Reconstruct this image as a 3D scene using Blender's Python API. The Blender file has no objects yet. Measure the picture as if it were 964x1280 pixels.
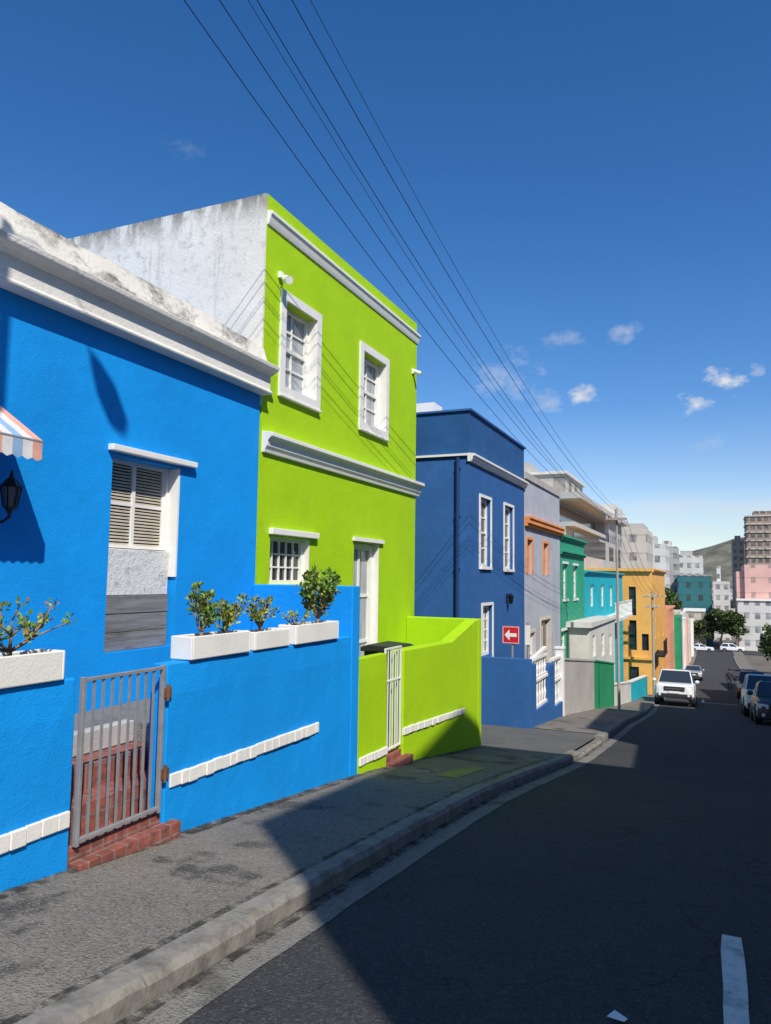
import bpy, math, random, bmesh
from mathutils import Vector, Matrix, noise
random.seed(7)
S=bpy.context.scene
C=bpy.context.collection
# ------------------------------------------------------------------ profiles
PROF=[(-60,4.0),(0,-1.5),(3.1,-1.79),(7.75,-2.2),(9,-2.36),(12.57,-2.86),(16.5,-3.24),(20.4,-3.6),(25.9,-4.28),(31.3,-5.0),(39,-5.9),(45,-6.5),(51,-7.1),(70,-8.9),(90,-10.4),(130,-12.8),(200,-15),(300,-17),(600,-18),(6000,-18)]
KX=[(-60,-2.30),(3,-2.30),(6,-2.30),(8,-2.26),(10.5,-2.2),(16,-2.12),(26,-2.2),(34,-2.5),(42,-2.85),(52,-3.0),(300,-3.0)]
def interp(P,y):
    if y<=P[0][0]: return P[0][1]
    for (a,b),(c,d) in zip(P,P[1:]):
        if y<=c: return b+(d-b)*(y-a)/(c-a)
    return P[-1][1]
def gz(y): return (interp(PROF,y-.8)+interp(PROF,y)+interp(PROF,y+.8))/3
def kx(y): return (interp(KX,y-2)+interp(KX,y)+interp(KX,y+2))/3
RX=3.2
# ------------------------------------------------------------------ materials
def nt_new(name):
    m=bpy.data.materials.new(name);m.use_nodes=True
    nt=m.node_tree;b=nt.nodes['Principled BSDF'];return m,nt,b
def N(nt,t,**k):
    n=nt.nodes.new(t)
    for a,v in k.items():
        if a in n.inputs.keys(): n.inputs[a].default_value=v
        else: setattr(n,a,v)
    return n
def coords(nt,scale=(1,1,1)):
    tc=N(nt,'ShaderNodeTexCoord');mp=N(nt,'ShaderNodeMapping');mp.inputs['Scale'].default_value=scale
    nt.links.new(tc.outputs['Object'],mp.inputs['Vector']);return mp.outputs[0]
def noi(nt,vec,scale,detail=5,rough=.6):
    n=N(nt,'ShaderNodeTexNoise');n.inputs['Scale'].default_value=scale;n.inputs['Detail'].default_value=detail;n.inputs['Roughness'].default_value=rough
    nt.links.new(vec,n.inputs['Vector']);return n.outputs['Fac']
def rng(nt,v,a,b,c=0,d=1):
    n=N(nt,'ShaderNodeMapRange');n.inputs[1].default_value=a;n.inputs[2].default_value=b;n.inputs[3].default_value=c;n.inputs[4].default_value=d
    nt.links.new(v,n.inputs[0]);return n.outputs[0]
def mixc(nt,f,c1,c2):
    n=N(nt,'ShaderNodeMix');n.data_type='RGBA'
    nt.links.new(f,n.inputs[0])
    for i,c in ((6,c1),(7,c2)):
        if isinstance(c,tuple): n.inputs[i].default_value=(*c,1) if len(c)==3 else c
        else: nt.links.new(c,n.inputs[i])
    return n.outputs[2]
def mul(nt,a,b,op='MULTIPLY'):
    n=N(nt,'ShaderNodeMath');n.operation=op
    for i,v in ((0,a),(1,b)):
        if isinstance(v,(int,float)): n.inputs[i].default_value=v
        else: nt.links.new(v,n.inputs[i])
    return n.outputs[0]
def bump(nt,b,h,st,dist=.01):
    n=N(nt,'ShaderNodeBump');n.inputs['Strength'].default_value=st;n.inputs['Distance'].default_value=dist
    nt.links.new(h,n.inputs['Height']);nt.links.new(n.outputs[0],b.inputs['Normal'])
def sc(c,k): return tuple(min(1,max(0,x*k)) for x in c)
def plaster(name,col,rough=.75,var=.14,bst=.5,dirt=.25,dirtcol=(.12,.11,.1),spec=.3):
    m,nt,b=nt_new(name);v=coords(nt)
    big=rng(nt,noi(nt,v,1.1,6),.35,.65)
    c=mixc(nt,big,sc(col,1-var),sc(col,1+var*.4))
    st=noi(nt,coords(nt,(5,5,.5)),1.3,7,.7)
    c=mixc(nt,mul(nt,rng(nt,st,.56,.8),dirt),c,dirtcol)
    sp=rng(nt,noi(nt,v,22,3,.7),.66,.74)
    c=mixc(nt,mul(nt,sp,.3),c,sc(col,.6))
    sp=rng(nt,noi(nt,v,5,8,.75),.60,.70)
    c=mixc(nt,mul(nt,sp,.22),c,sc(tuple(x+.03 for x in col),1.25))
    nt.links.new(c,b.inputs['Base Color']);b.inputs['Roughness'].default_value=rough;b.inputs['Specular IOR Level'].default_value=spec
    h=mul(nt,mul(nt,noi(nt,v,4,3),1.6),noi(nt,v,70,4,.7),'ADD');bump(nt,b,h,bst,.014)
    return m
def weathered(name,base=(.62,.61,.58),dark=(.05,.05,.045),amt=.5,top=None,fall=1.0,fmin=.15,vs=.55):
    m,nt,b=nt_new(name);v=coords(nt)
    s1=noi(nt,coords(nt,(4,4,vs)),1.0,9,.72)
    f=rng(nt,s1,.62-.14*amt,.72)
    s2=rng(nt,noi(nt,v,9,8,.75),.56-.1*amt,.70)
    if top is not None:
        geo=N(nt,'ShaderNodeNewGeometry');sx=N(nt,'ShaderNodeSeparateXYZ');nt.links.new(geo.outputs['Position'],sx.inputs[0])
        g=rng(nt,sx.outputs[2],top-fall,top,fmin,1)
        f=mul(nt,f,g);s2=mul(nt,s2,g)
        e=mul(nt,rng(nt,sx.outputs[2],top-.4,top-.02,0,1),rng(nt,noi(nt,coords(nt,(3,3,1)),1.5,8,.7),.38,.56))
        f=mul(nt,f,e,'MAXIMUM')
    c=mixc(nt,rng(nt,noi(nt,v,1.5,6),.35,.65),sc(base,.90),base)
    c=mixc(nt,mul(nt,f,.8),c,dark)
    c=mixc(nt,mul(nt,s2,.6),c,sc(dark,1.6))
    nt.links.new(c,b.inputs['Base Color']);b.inputs['Roughness'].default_value=.9
    bump(nt,b,noi(nt,v,30,6),.5,.012);return m
def mould(name,base,dark,th=(.46,.56)):
    # white lime wash with patchy black mould
    m,nt,b=nt_new(name);v=coords(nt)
    a=rng(nt,noi(nt,coords(nt,(1.2,1.2,2.2)),1.6,9,.72),*th)
    s=rng(nt,noi(nt,v,16,8,.8),.40,.60)
    f=mul(nt,a,rng(nt,s,0,1,.45,1))
    c=mixc(nt,rng(nt,noi(nt,v,2,6),.35,.65),sc(base,.88),base)
    c=mixc(nt,mul(nt,f,.85),c,dark)
    nt.links.new(c,b.inputs['Base Color']);b.inputs['Roughness'].default_value=.92
    bump(nt,b,noi(nt,v,26,7,.7),.7,.014);return m
def simple(name,col,rough=.5,metal=0,spec=.5,var=.1,scale=8,bst=0):
    m,nt,b=nt_new(name);v=coords(nt)
    f=rng(nt,noi(nt,v,scale,4),.35,.65)
    nt.links.new(mixc(nt,f,sc(col,1-var),sc(col,1+var)),b.inputs['Base Color'])
    b.inputs['Roughness'].default_value=rough;b.inputs['Metallic'].default_value=metal;b.inputs['Specular IOR Level'].default_value=spec
    if bst: bump(nt,b,noi(nt,v,60,4),bst,.01)
    return m
def asphalt(name,a,bb,patch=(.02,.02,.02),pamt=.5,speck=.16,crack=0,pth=(.58,.68)):
    m,nt,b=nt_new(name);v=coords(nt)
    c=mixc(nt,rng(nt,noi(nt,v,.7,7,.65),.35,.65),a,bb)
    c=mixc(nt,mul(nt,rng(nt,noi(nt,v,2.1,5,.6),*pth),pamt),c,patch)
    c=mixc(nt,mul(nt,rng(nt,noi(nt,v,14,6,.7),.5,.7),.35),c,sc(a,.55))
    vo=N(nt,'ShaderNodeTexVoronoi');vo.inputs['Scale'].default_value=80;nt.links.new(v,vo.inputs['Vector'])
    g=N(nt,'ShaderNodeSeparateColor');nt.links.new(vo.outputs['Color'],g.inputs[0])
    c=mixc(nt,mul(nt,rng(nt,g.outputs[0],.7,1),speck*2.2),c,(.34,.33,.30))
    c=mixc(nt,mul(nt,rng(nt,g.outputs[1],.7,1),.5),c,(.015,.015,.015))
    if crack:
        v2=N(nt,'ShaderNodeTexVoronoi');v2.feature='DISTANCE_TO_EDGE';v2.inputs['Scale'].default_value=.55
        ad=N(nt,'ShaderNodeVectorMath');ad.operation='ADD';nz=N(nt,'ShaderNodeTexNoise');nz.inputs['Scale'].default_value=2.5;nt.links.new(v,nz.inputs['Vector']);nt.links.new(v,ad.inputs[0]);nt.links.new(nz.outputs['Color'],ad.inputs[1]);nt.links.new(ad.outputs[0],v2.inputs['Vector'])
        c=mixc(nt,mul(nt,rng(nt,v2.outputs[0],.008,.0),crack),c,(.008,.008,.008))
    nt.links.new(c,b.inputs['Base Color']);b.inputs['Roughness'].default_value=.88;b.inputs['Specular IOR Level'].default_value=.3
    bump(nt,b,mul(nt,vo.outputs['Distance'],noi(nt,v,35,4),'ADD'),.6,.012);return m
def grime(name,col=(.03,.028,.022),th=(.42,.62),amt=.75):
    m,nt,b=nt_new(name);v=coords(nt);b.inputs['Base Color'].default_value=(*col,1);b.inputs['Roughness'].default_value=.95
    f=mul(nt,rng(nt,noi(nt,v,7,8,.7),*th),amt);nt.links.new(f,b.inputs['Alpha']);return m
def glass(name,col=(.03,.04,.05),cur=None):
    m,nt,b=nt_new(name);v=coords(nt,(1,1,1))
    if cur:
        w=noi(nt,coords(nt,(14,14,.7)),1.2,3)
        nt.links.new(mixc(nt,rng(nt,w,.4,.6),sc(cur,.65),cur),b.inputs['Base Color'])
    else: b.inputs['Base Color'].default_value=(*col,1)
    b.inputs['Roughness'].default_value=.08;b.inputs['Specular IOR Level'].default_value=.8
    bump(nt,b,noi(nt,v,1.5,2),.08,.02);return m
def facade_pattern(name,col,win=(.04,.05,.06),w=3.0,h=3.0,frame=.35,hf=.5):
    m,nt,b=nt_new(name);tc=N(nt,'ShaderNodeTexCoord');sx=N(nt,'ShaderNodeSeparateXYZ');nt.links.new(tc.outputs['Object'],sx.inputs[0])
    hx=mul(nt,sx.outputs[0],sx.outputs[1],'ADD')
    def band(v,p,k):
        q=mul(nt,mul(nt,v,1/p),0,'ADD');fr=N(nt,'ShaderNodeMath');fr.operation='FRACT';nt.links.new(q,fr.inputs[0])
        g=N(nt,'ShaderNodeMath');g.operation='GREATER_THAN';g.inputs[1].default_value=k;nt.links.new(fr.outputs[0],g.inputs[0]);return g.outputs[0]
    f=mul(nt,band(hx,w,frame),band(sx.outputs[2],h,hf))
    ge=N(nt,'ShaderNodeNewGeometry');s2=N(nt,'ShaderNodeSeparateXYZ');nt.links.new(ge.outputs['Normal'],s2.inputs[0])
    l=N(nt,'ShaderNodeMath');l.operation='LESS_THAN';l.inputs[1].default_value=.5;nt.links.new(s2.outputs[2],l.inputs[0])
    f=mul(nt,f,l.outputs[0])
    f=mul(nt,f,rng(nt,noi(nt,tc.outputs['Object'],.9,2,.5),.35,.6,.45,1))
    c=mixc(nt,rng(nt,noi(nt,tc.outputs['Object'],.3,5),.3,.7),sc(col,.8),col)
    slab=mul(nt,mul(nt,band(sx.outputs[2],h,.9),l.outputs[0]),.35)
    c=mixc(nt,slab,c,sc(col,.45))
    nt.links.new(mixc(nt,f,c,win),b.inputs['Base Color']);b.inputs['Roughness'].default_value=.7;return m
def brick(name,c1=(.36,.10,.07),c2=(.24,.07,.05),mo=(.25,.22,.2)):
    m,nt,b=nt_new(name);tc=N(nt,'ShaderNodeTexCoord');sx=N(nt,'ShaderNodeSeparateXYZ');nt.links.new(tc.outputs['Object'],sx.inputs[0])
    cb=N(nt,'ShaderNodeCombineXYZ');nt.links.new(sx.outputs[1],cb.inputs[0]);nt.links.new(mul(nt,sx.outputs[2],sx.outputs[0],'ADD'),cb.inputs[1])
    br=N(nt,'ShaderNodeTexBrick');nt.links.new(cb.outputs[0],br.inputs['Vector'])
    br.inputs['Scale'].default_value=1;br.inputs['Brick Width'].default_value=.11;br.inputs['Row Height'].default_value=.5;br.inputs['Mortar Size'].default_value=.006;br.offset=0
    br.inputs['Color1'].default_value=(*c1,1);br.inputs['Color2'].default_value=(*c2,1);br.inputs['Mortar'].default_value=(*mo,1)
    nt.links.new(mixc(nt,rng(nt,noi(nt,tc.outputs['Object'],14,5),.4,.7),br.outputs[0],(.12,.05,.04)),b.inputs['Base Color']);b.inputs['Roughness'].default_value=.85
    bump(nt,b,noi(nt,tc.outputs['Object'],50,4),.5,.01);return m
def leafmat(name,col,spec=.4):
    m,nt,b=nt_new(name);v=coords(nt)
    nt.links.new(mixc(nt,rng(nt,noi(nt,v,5,4),.35,.65),sc(col,.6),sc(col,1.5)),b.inputs['Base Color'])
    b.inputs['Roughness'].default_value=.5;b.inputs['Specular IOR Level'].default_value=spec;return m
def grain(name,a,bb,dark):
    m,nt,b=nt_new(name);v=coords(nt,(30,1.6,30))
    c=mixc(nt,rng(nt,noi(nt,v,1.0,7,.7),.35,.65),a,bb)
    c=mixc(nt,mul(nt,rng(nt,noi(nt,coords(nt,(3,1.2,9)),1.2,6,.7),.5,.68),.7),c,dark)
    nt.links.new(c,b.inputs['Base Color']);b.inputs['Roughness'].default_value=.85;bump(nt,b,noi(nt,v,1,7,.7),.5,.008);return m
def peeling(name):
    m,nt,b=nt_new(name);v=coords(nt)
    c=mixc(nt,rng(nt,noi(nt,v,7,9,.75),.54,.62),(.76,.76,.75),(.50,.49,.47))
    c=mixc(nt,mul(nt,rng(nt,noi(nt,v,24,6,.7),.60,.66),.7),c,(.25,.24,.22))
    nt.links.new(c,b.inputs['Base Color']);b.inputs['Roughness'].default_value=.95;bump(nt,b,noi(nt,v,26,8,.75),1.0,.02);return m
M={}
M['blue']=plaster('blue_plaster',(.002,.31,.84),dirt=.12,dirtcol=(.0,.15,.46),var=.09)
M['lime']=plaster('lime_plaster',(.40,.66,.004),dirt=.10,dirtcol=(.16,.26,.02),var=.07)
M['navy']=plaster('navy_plaster',(.03,.125,.35),dirt=.2,var=.13,dirtcol=(.07,.11,.18))
M['navytop']=plaster('navy_parapet',(.02,.10,.27),dirt=.35,var=.18,dirtcol=(.07,.10,.14))
M['navypipe']=simple('navy_pipe',(.01,.04,.14),.5)
M['white']=plaster('white_paint',(.82,.795,.74),dirt=.3,bst=.3,var=.06)
M['clean']=simple('white_trim',(.82,.80,.75),.5,var=.04)
M['grey']=plaster('grey_plaster',(.46,.48,.54),dirt=.3)
M['seagreen']=plaster('sea_green_plaster',(.035,.34,.20),dirt=.15)
M['teal']=plaster('teal_plaster',(.01,.42,.50),dirt=.15)
M['orange']=plaster('orange_plaster',(.84,.43,.11),dirt=.15)
M['orangetrim']=plaster('orange_trim',(.82,.30,.09),dirt=.08)
M['greengate']=plaster('green_gate',(.02,.28,.12),dirt=.1)
M['offwhite']=plaster('offwhite_plaster',(.66,.64,.58),dirt=.35)
M['cream']=plaster('cream_plaster',(.66,.56,.42),dirt=.2)
M['pink']=plaster('pink_plaster',(.72,.42,.34),dirt=.1)
M['salmon']=plaster('salmon_plaster',(.66,.30,.18),dirt=.1)
M['concrete']=plaster('concrete_plaster',(.48,.455,.42),dirt=.4)
M['weather']=weathered('weathered_gable',(.82,.76,.65),(.09,.08,.065),amt=.42,top=4.85,fall=1.9,fmin=.22,vs=.28)
M['coping']=mould('mildewed_coping',(.80,.76,.68),(.05,.045,.04),(.47,.58))
M['frieze']=mould('worn_frieze',(.84,.81,.75),(.15,.14,.12),(.62,.72))
M['kerb']=weathered('kerb_stone',(.27,.25,.215),(.045,.042,.036),amt=1.1,vs=3)
M['gutter']=asphalt('gutter_concrete',(.27,.255,.22),(.20,.19,.17),pamt=.5,speck=.05)
M['pave']=asphalt('pavement_asphalt',(.235,.208,.172),(.172,.155,.132),(.045,.042,.037),.75,.2,pth=(.56,.64))
M['road']=asphalt('road_asphalt',(.056,.056,.057),(.042,.043,.045),(.03,.03,.03),.5,.06,.7)
M['drive']=asphalt('driveway_asphalt',(.14,.138,.13),(.11,.11,.108),pamt=.3)
M['floor']=asphalt('terrace_screed',(.25,.24,.22),(.2,.19,.18),pamt=.2,speck=.03)
M['grime']=grime('grime')
M['brick']=brick('red_brick')
M['line']=weathered('road_paint',(.70,.70,.66),(.10,.10,.10),amt=.8,vs=4)
M['yellow']=weathered('yellow_road_paint',(.30,.30,.07),(.09,.09,.05),amt=.9,vs=4)
M['metal']=simple('grey_gate_metal',(.30,.30,.31),.5,.2,var=.12,bst=.1)
M['rust']=simple('rusty_metal',(.16,.08,.04),.8,.2,var=.4)
M['black']=simple('black_metal',(.012,.012,.014),.4,.3)
M['plasticblack']=simple('dark_plastic',(.02,.021,.023),.55)
M['wood']=grain('grey_timber',(.24,.245,.255),(.15,.145,.145),(.07,.062,.055))
M['pole']=weathered('pole_timber',(.42,.38,.33),(.12,.10,.09),amt=.6)
M['rough']=peeling('rough_white_panel')
M['slat']=simple('shutter_slat',(.56,.50,.40),.6)
M['dark']=simple('dark_interior',(.012,.012,.014),.8)
M['gl']=glass('window_glass')
M['glc']=glass('curtained_glass',cur=(.42,.45,.48))
M['glb']=glass('blue_glass',(.05,.08,.12))
M['bark']=simple('bark',(.24,.17,.11),.85,var=.3,bst=.4)
M['soil']=simple('soil',(.05,.035,.025),.95)
M['leafa']=leafmat('leaf_green',(.13,.23,.035));M['leafb']=leafmat('leaf_yellow_green',(.32,.34,.05));M['leafc']=leafmat('leaf_dark',(.05,.10,.02))
M['leafd']=leafmat('leaf_rust',(.32,.14,.03))
M['treea']=leafmat('crown_green',(.085,.125,.03));M['treeb']=leafmat('crown_light_green',(.13,.16,.04));M['treec']=leafmat('crown_dark_green',(.035,.06,.018))
M['red']=simple('sign_red',(.62,.02,.03),.4,var=.03)
M['carwhite']=simple('car_paint_white',(.78,.79,.80),.25,var=.02);M['carsilver']=simple('car_paint_silver',(.46,.47,.48),.3,.3,var=.02)
M['cardark']=simple('car_paint_dark',(.03,.034,.04),.25,var=.05)
M['tyre']=simple('tyre_rubber',(.02,.02,.02),.85);M['rim']=simple('alloy_rim',(.35,.35,.36),.3,.8)
M['lamp']=simple('headlight_lens',(.7,.72,.75),.1)
M['aw1']=simple('awning_white',(.70,.68,.66),.8);M['aw2']=simple('awning_blue',(.26,.42,.62),.8);M['aw3']=simple('awning_salmon',(.70,.36,.27),.8)
M['hill']=simple('hill_scrub',(.155,.15,.11),.95,var=.45,scale=.02)
M['earth']=simple('earth',(.14,.12,.09),.95,var=.3,scale=.2)
M['tower']=facade_pattern('tower_brown',(.34,.27,.22),(.08,.07,.07),2.2,3.0,.3,.4)
M['tanfac']=facade_pattern('tan_facade',(.5,.42,.34),(.16,.14,.13),2.2,2.8,.5)
M['pinkfac']=facade_pattern('pink_facade',(.76,.46,.40),(.30,.22,.21),3.4,3.2,.72,.6)
M['whitefac']=facade_pattern('white_facade',(.68,.66,.62),(.17,.18,.19),2.1,2.9,.5,.52)
M['greyfac']=facade_pattern('grey_facade',(.44,.43,.41),(.12,.13,.14),1.7,2.8,.4,.45)
M['beigefac']=facade_pattern('beige_facade',(.58,.52,.44),(.17,.165,.16),2.5,2.8,.55,.55)
M['ochrefac']=facade_pattern('ochre_facade',(.58,.40,.22),(.14,.12,.11),2.3,2.9,.5,.55)
M['tealfac']=facade_pattern('teal_facade',(.03,.17,.19),(.03,.05,.05),2.6,3.0,.6)
# ------------------------------------------------------------------ geometry helper
class G:
    def __init__(s): s.v=[];s.f=[];s.m=[]
    def add(s,vs,fs,m=0):
        o=len(s.v);s.v+= [tuple(v) for v in vs];s.f+=[tuple(i+o for i in f) for f in fs];s.m+=[m]*len(fs);return s
    def box(s,x0,x1,y0,y1,z0,z1,m=0):
        x0,x1=sorted((x0,x1));y0,y1=sorted((y0,y1));z0,z1=sorted((z0,z1))
        return s.add([(x0,y0,z0),(x1,y0,z0),(x1,y1,z0),(x0,y1,z0),(x0,y0,z1),(x1,y0,z1),(x1,y1,z1),(x0,y1,z1)],
            [(0,3,2,1),(4,5,6,7),(0,1,5,4),(1,2,6,5),(2,3,7,6),(3,0,4,7)],m)
    def quad(s,a,b,c,d,m=0): return s.add([a,b,c,d],[(0,1,2,3)],m)
    def hexa(s,p,m=0): return s.add(p,[(0,3,2,1),(4,5,6,7),(0,1,5,4),(1,2,6,5),(2,3,7,6),(3,0,4,7)],m)
    def cyl(s,p0,p1,r0,r1=None,n=10,m=0,caps=True):
        if r1 is None:r1=r0
        p0=Vector(p0);p1=Vector(p1);d=(p1-p0).normalized()
        a=d.orthogonal().normalized();b=d.cross(a)
        vs=[];
        for p,r in ((p0,r0),(p1,r1)):
            for i in range(n):
                t=2*math.pi*i/n;vs.append(p+(a*math.cos(t)+b*math.sin(t))*r)
        fs=[(i,(i+1)%n,n+(i+1)%n,n+i) for i in range(n)]
        if caps: fs+=[tuple(range(n-1,-1,-1)),tuple(range(n,2*n))]
        return s.add(vs,fs,m)
    def tube(s,pts,rs,n=6,m=0):
        for i in range(len(pts)-1): s.cyl(pts[i],pts[i+1],rs[i],rs[i+1],n,m,caps=(i==0 or i==len(pts)-2))
        return s
    def prism(s,prof,axis,a,b,m=0):
        n=len(prof);f=(lambda p,t:(p[0],t,p[1])) if axis=='y' else ((lambda p,t:(t,p[0],p[1])) if axis=='x' else (lambda p,t:(p[0],p[1],t)))
        vs=[f(p,a) for p in prof]+[f(p,b) for p in prof]
        return s.add(vs,[(i,(i+1)%n,n+(i+1)%n,n+i) for i in range(n)]+[tuple(range(n-1,-1,-1)),tuple(range(n,2*n))],m)
    def sphere(s,c,r,sx=1,sy=1,sz=1,n=8,k=6,m=0):
        vs=[];fs=[]
        for j in range(k+1):
            ph=math.pi*j/k
            for i in range(n):
                t=2*math.pi*i/n;vs.append((c[0]+r*sx*math.sin(ph)*math.cos(t),c[1]+r*sy*math.sin(ph)*math.sin(t),c[2]+r*sz*math.cos(ph)))
        for j in range(k):
            for i in range(n): fs.append((j*n+i,(j+1)*n+i,(j+1)*n+(i+1)%n,j*n+(i+1)%n))
        return s.add(vs,fs,m)
def mk(name,g,mats,base=(0,0,0),parent=None,bevel=0,smooth=False,label=None,recalc=True):
    me=bpy.data.meshes.new(name);bx,by,bz=base
    me.from_pydata([(v[0]-bx,v[1]-by,v[2]-bz) for v in g.v],[],g.f)
    for m in mats: me.materials.append(m)
    for p,i in zip(me.polygons,g.m): p.material_index=i;p.use_smooth=smooth
    if recalc:
        bm=bmesh.new();bm.from_mesh(me);bmesh.ops.recalc_face_normals(bm,faces=bm.faces);bm.to_mesh(me);bm.free()
    o=bpy.data.objects.new(name,me);C.objects.link(o)
    if parent: o.parent=parent
    else: o.location=base
    if bevel:
        b=o.modifiers.new('bevel','BEVEL');b.width=bevel;b.segments=2;b.limit_method='ANGLE';b.angle_limit=math.radians(50)
    if label:o['label']=label
    return o
class T:
    def __init__(s,name,label,cat,base,group=None):
        s.base=base;s.o=bpy.data.objects.new(name,None);C.objects.link(s.o);s.o.location=base;s.o.empty_display_size=.3
        s.o['label']=label;s.o['category']=cat
        if group:s.o['group']=group
    def part(s,name,g,mats,parent=None,**k):
        if not isinstance(mats,(list,tuple)): mats=[mats]
        return mk(name,g,mats,s.base,parent or s.o,**k)
def struct(name,g,mats,**k):
    o=mk(name,g,mats,**k);o['kind']='structure';return o
def single(name,g,mats,label,cat,base,group=None,**k):
    o=mk(name,g,mats if isinstance(mats,list) else [mats],base,**k);o['label']=label;o['category']=cat
    if group:o['group']=group
    return o
# ------------------------------------------------------------------ wall with holes
def wall_geo(g,ax,c,u0,u1,z0,z1,holes,rev,mr=0,m=0,outward=1):
    us=sorted(set([u0,u1]+[h[0] for h in holes]+[h[1] for h in holes]));zs=sorted(set([z0,z1]+[h[2] for h in holes]+[h[3] for h in holes]))
    P=(lambda u,z,w:(c+w,u,z)) if ax=='x' else (lambda u,z,w:(u,c-w,z))
    for a,b in zip(us,us[1:]):
        for e,f in zip(zs,zs[1:]):
            mu=(a+b)/2;mz=(e+f)/2
            if any(h[0]<mu<h[1] and h[2]<mz<h[3] for h in holes): continue
            g.quad(P(a,e,0),P(b,e,0),P(b,f,0),P(a,f,0),m)
    for h in holes:
        a,b,e,f=h[:4];r=-rev
        g.quad(P(a,e,0),P(a,e,r),P(a,f,r),P(a,f,0),mr);g.quad(P(b,e,0),P(b,f,0),P(b,f,r),P(b,e,r),mr)
        g.quad(P(a,f,0),P(a,f,r),P(b,f,r),P(b,f,0),mr);g.quad(P(a,e,0),P(b,e,0),P(b,e,r),P(a,e,r),mr)
def shell(ax_c,y0,y1,z0,z1,depth,holes,rev=.15,sideholes=[],mr=0):
    g=G();x=ax_c;xb=x-depth
    wall_geo(g,'x',x,y0,y1,z0,z1,holes,rev,mr)
    wall_geo(g,'y',y0,xb,x,z0,z1,sideholes,rev,mr)
    g.quad((xb,y1,z0),(x,y1,z0),(x,y1,z1),(xb,y1,z1));g.quad((xb,y0,z0),(xb,y1,z0),(xb,y1,z1),(xb,y0,z1))
    g.quad((xb,y0,z1),(x,y0,z1),(x,y1,z1),(xb,y1,z1));return g
def window(t,ax,c,u0,u1,z0,z1,cols=2,rows=4,fw=.055,mw=.025,fm='clean',gm='gl',name='window',sash=True,dep=.05):
    B=(lambda g,a,b,e,f,w0,w1:g.box(c+w0,c+w1,a,b,e,f)) if ax=='x' else (lambda g,a,b,e,f,w0,w1:g.box(a,b,c-w0,c-w1,e,f))
    g=G();B(g,u0,u0+fw,z0,z1,0,dep);B(g,u1-fw,u1,z0,z1,0,dep);B(g,u0+fw,u1-fw,z0,z0+fw,0,dep);B(g,u0+fw,u1-fw,z1-fw,z1,0,dep)
    iu0,iu1,iz0,iz1=u0+fw,u1-fw,z0+fw,z1-fw
    if sash:
        zm=(iz0+iz1)/2;B(g,iu0,iu1,zm-.025,zm+.025,.0,dep-.01)
    for i in range(1,cols):
        u=iu0+(iu1-iu0)*i/cols;B(g,u-mw/2,u+mw/2,iz0,iz1,.003,dep-.022)
    for j in range(1,rows):
        if sash and rows%2==0 and j==rows//2: continue
        z=iz0+(iz1-iz0)*j/rows;B(g,iu0,iu1,z-mw/2,z+mw/2,.005,dep-.024)
    w=t.part(name,g,M[fm]);g=G();B(g,u0+.01,u1-.01,z0+.01,z1-.01,-.02,.002)
    t.part('window_pane',g,M[gm],parent=w);return w
def steps(g,ax,x,u0,u1,prof,m=0):
    for w,a,b in prof: g.box(x-.03,x+w,u0,u1,a,b,m)
def onebox(t,name,b,m,**k):
    g=G();g.box(*b);return t.part(name,g,M[m],**k)
F=-5.04;GX=-3.7
# =================================================================== STRUCTURE
ys=[-60+i*2 for i in range(25)]+[-10+i*.5 for i in range(161)]+[71+i*3 for i in range(60)]
ys=sorted(set(ys))
def strip(name,xa,xb,dz,mat,ys=ys,nx=1):
    g=G()
    for y in ys:
        a=xa(y);b=xb(y)
        for i in range(nx+1): g.v.append((a+(b-a)*i/nx,y,gz(y)+dz))
    k=nx+1
    for j in range(len(ys)-1):
        for i in range(nx): g.f.append((j*k+i,j*k+i+1,(j+1)*k+i+1,(j+1)*k+i));g.m.append(0)
    return struct(name,g,[mat])
g=G();tx=[-3000,-900,-300,-100,-30,-12,-3.8,4,12,30,100,300,900,3000];ty=ys+[280,320,400,500,600,900,1500,3000,6000]
ty=[-600,-200]+sorted(set(ty))
for y in ty:
    for x in tx: g.v.append((x,y,gz(y)-.17))
k=len(tx)
for j in range(len(ty)-1):
    for i in range(k-1): g.f.append((j*k+i,j*k+i+1,(j+1)*k+i+1,(j+1)*k+i));g.m.append(0)
struct('ground',g,[M['earth']])
yr=[y for y in ys if y<=172]
strip('road',lambda y:kx(y)-.02,lambda y:RX+.02,-.12,M['road'],yr,4)
g=G()
for x0,x1 in ((-30,-15),(-15,0),(0,15),(15,30)): g.quad((x0,160,gz(160)-.115),(x1,160,gz(160)-.115),(x1,175,gz(175)-.115),(x0,175,gz(175)-.115))
struct('road',g,[M['road']])
strip('gutter',lambda y:kx(y)+.0,lambda y:kx(y)+.22+.005*math.sin(y*5.3)+.003*math.sin(y*13),-.116,M['gutter'],[y*.25 for y in range(-40,300)])
strip('pavement',lambda y:-3.95,lambda y:kx(y)-.12,0,M['pave'],[y for y in yr if y<=12.5],3)
strip('driveway',lambda y:-16,lambda y:kx(y)-.12,-.01,M['drive'],[12.5,13,13.5,14,14.5,15,15.5,16,16.5],3)
strip('pavement',lambda y:-3.95,lambda y:kx(y)-.12,0,M['pave'],[y for y in yr if y>=16.5],3)
strip('pavement',lambda y:RX+.2,lambda y:5.2,0,M['pave'],yr,2)
yq=[y*.5 for y in range(-10,25)]
strip('pavement_grime',lambda y:-3.72,lambda y:-3.60+.02*math.sin(y*3),.004,M['grime'],yq)
strip('pavement_grime',lambda y:kx(y)-.205,lambda y:kx(y)-.155,.004,M['grime'],yq)
strip('gutter_grime',lambda y:kx(y)-.01,lambda y:kx(y)+.07,-.111,M['grime'],[y*.5 for y in range(-10,60)])
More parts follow.
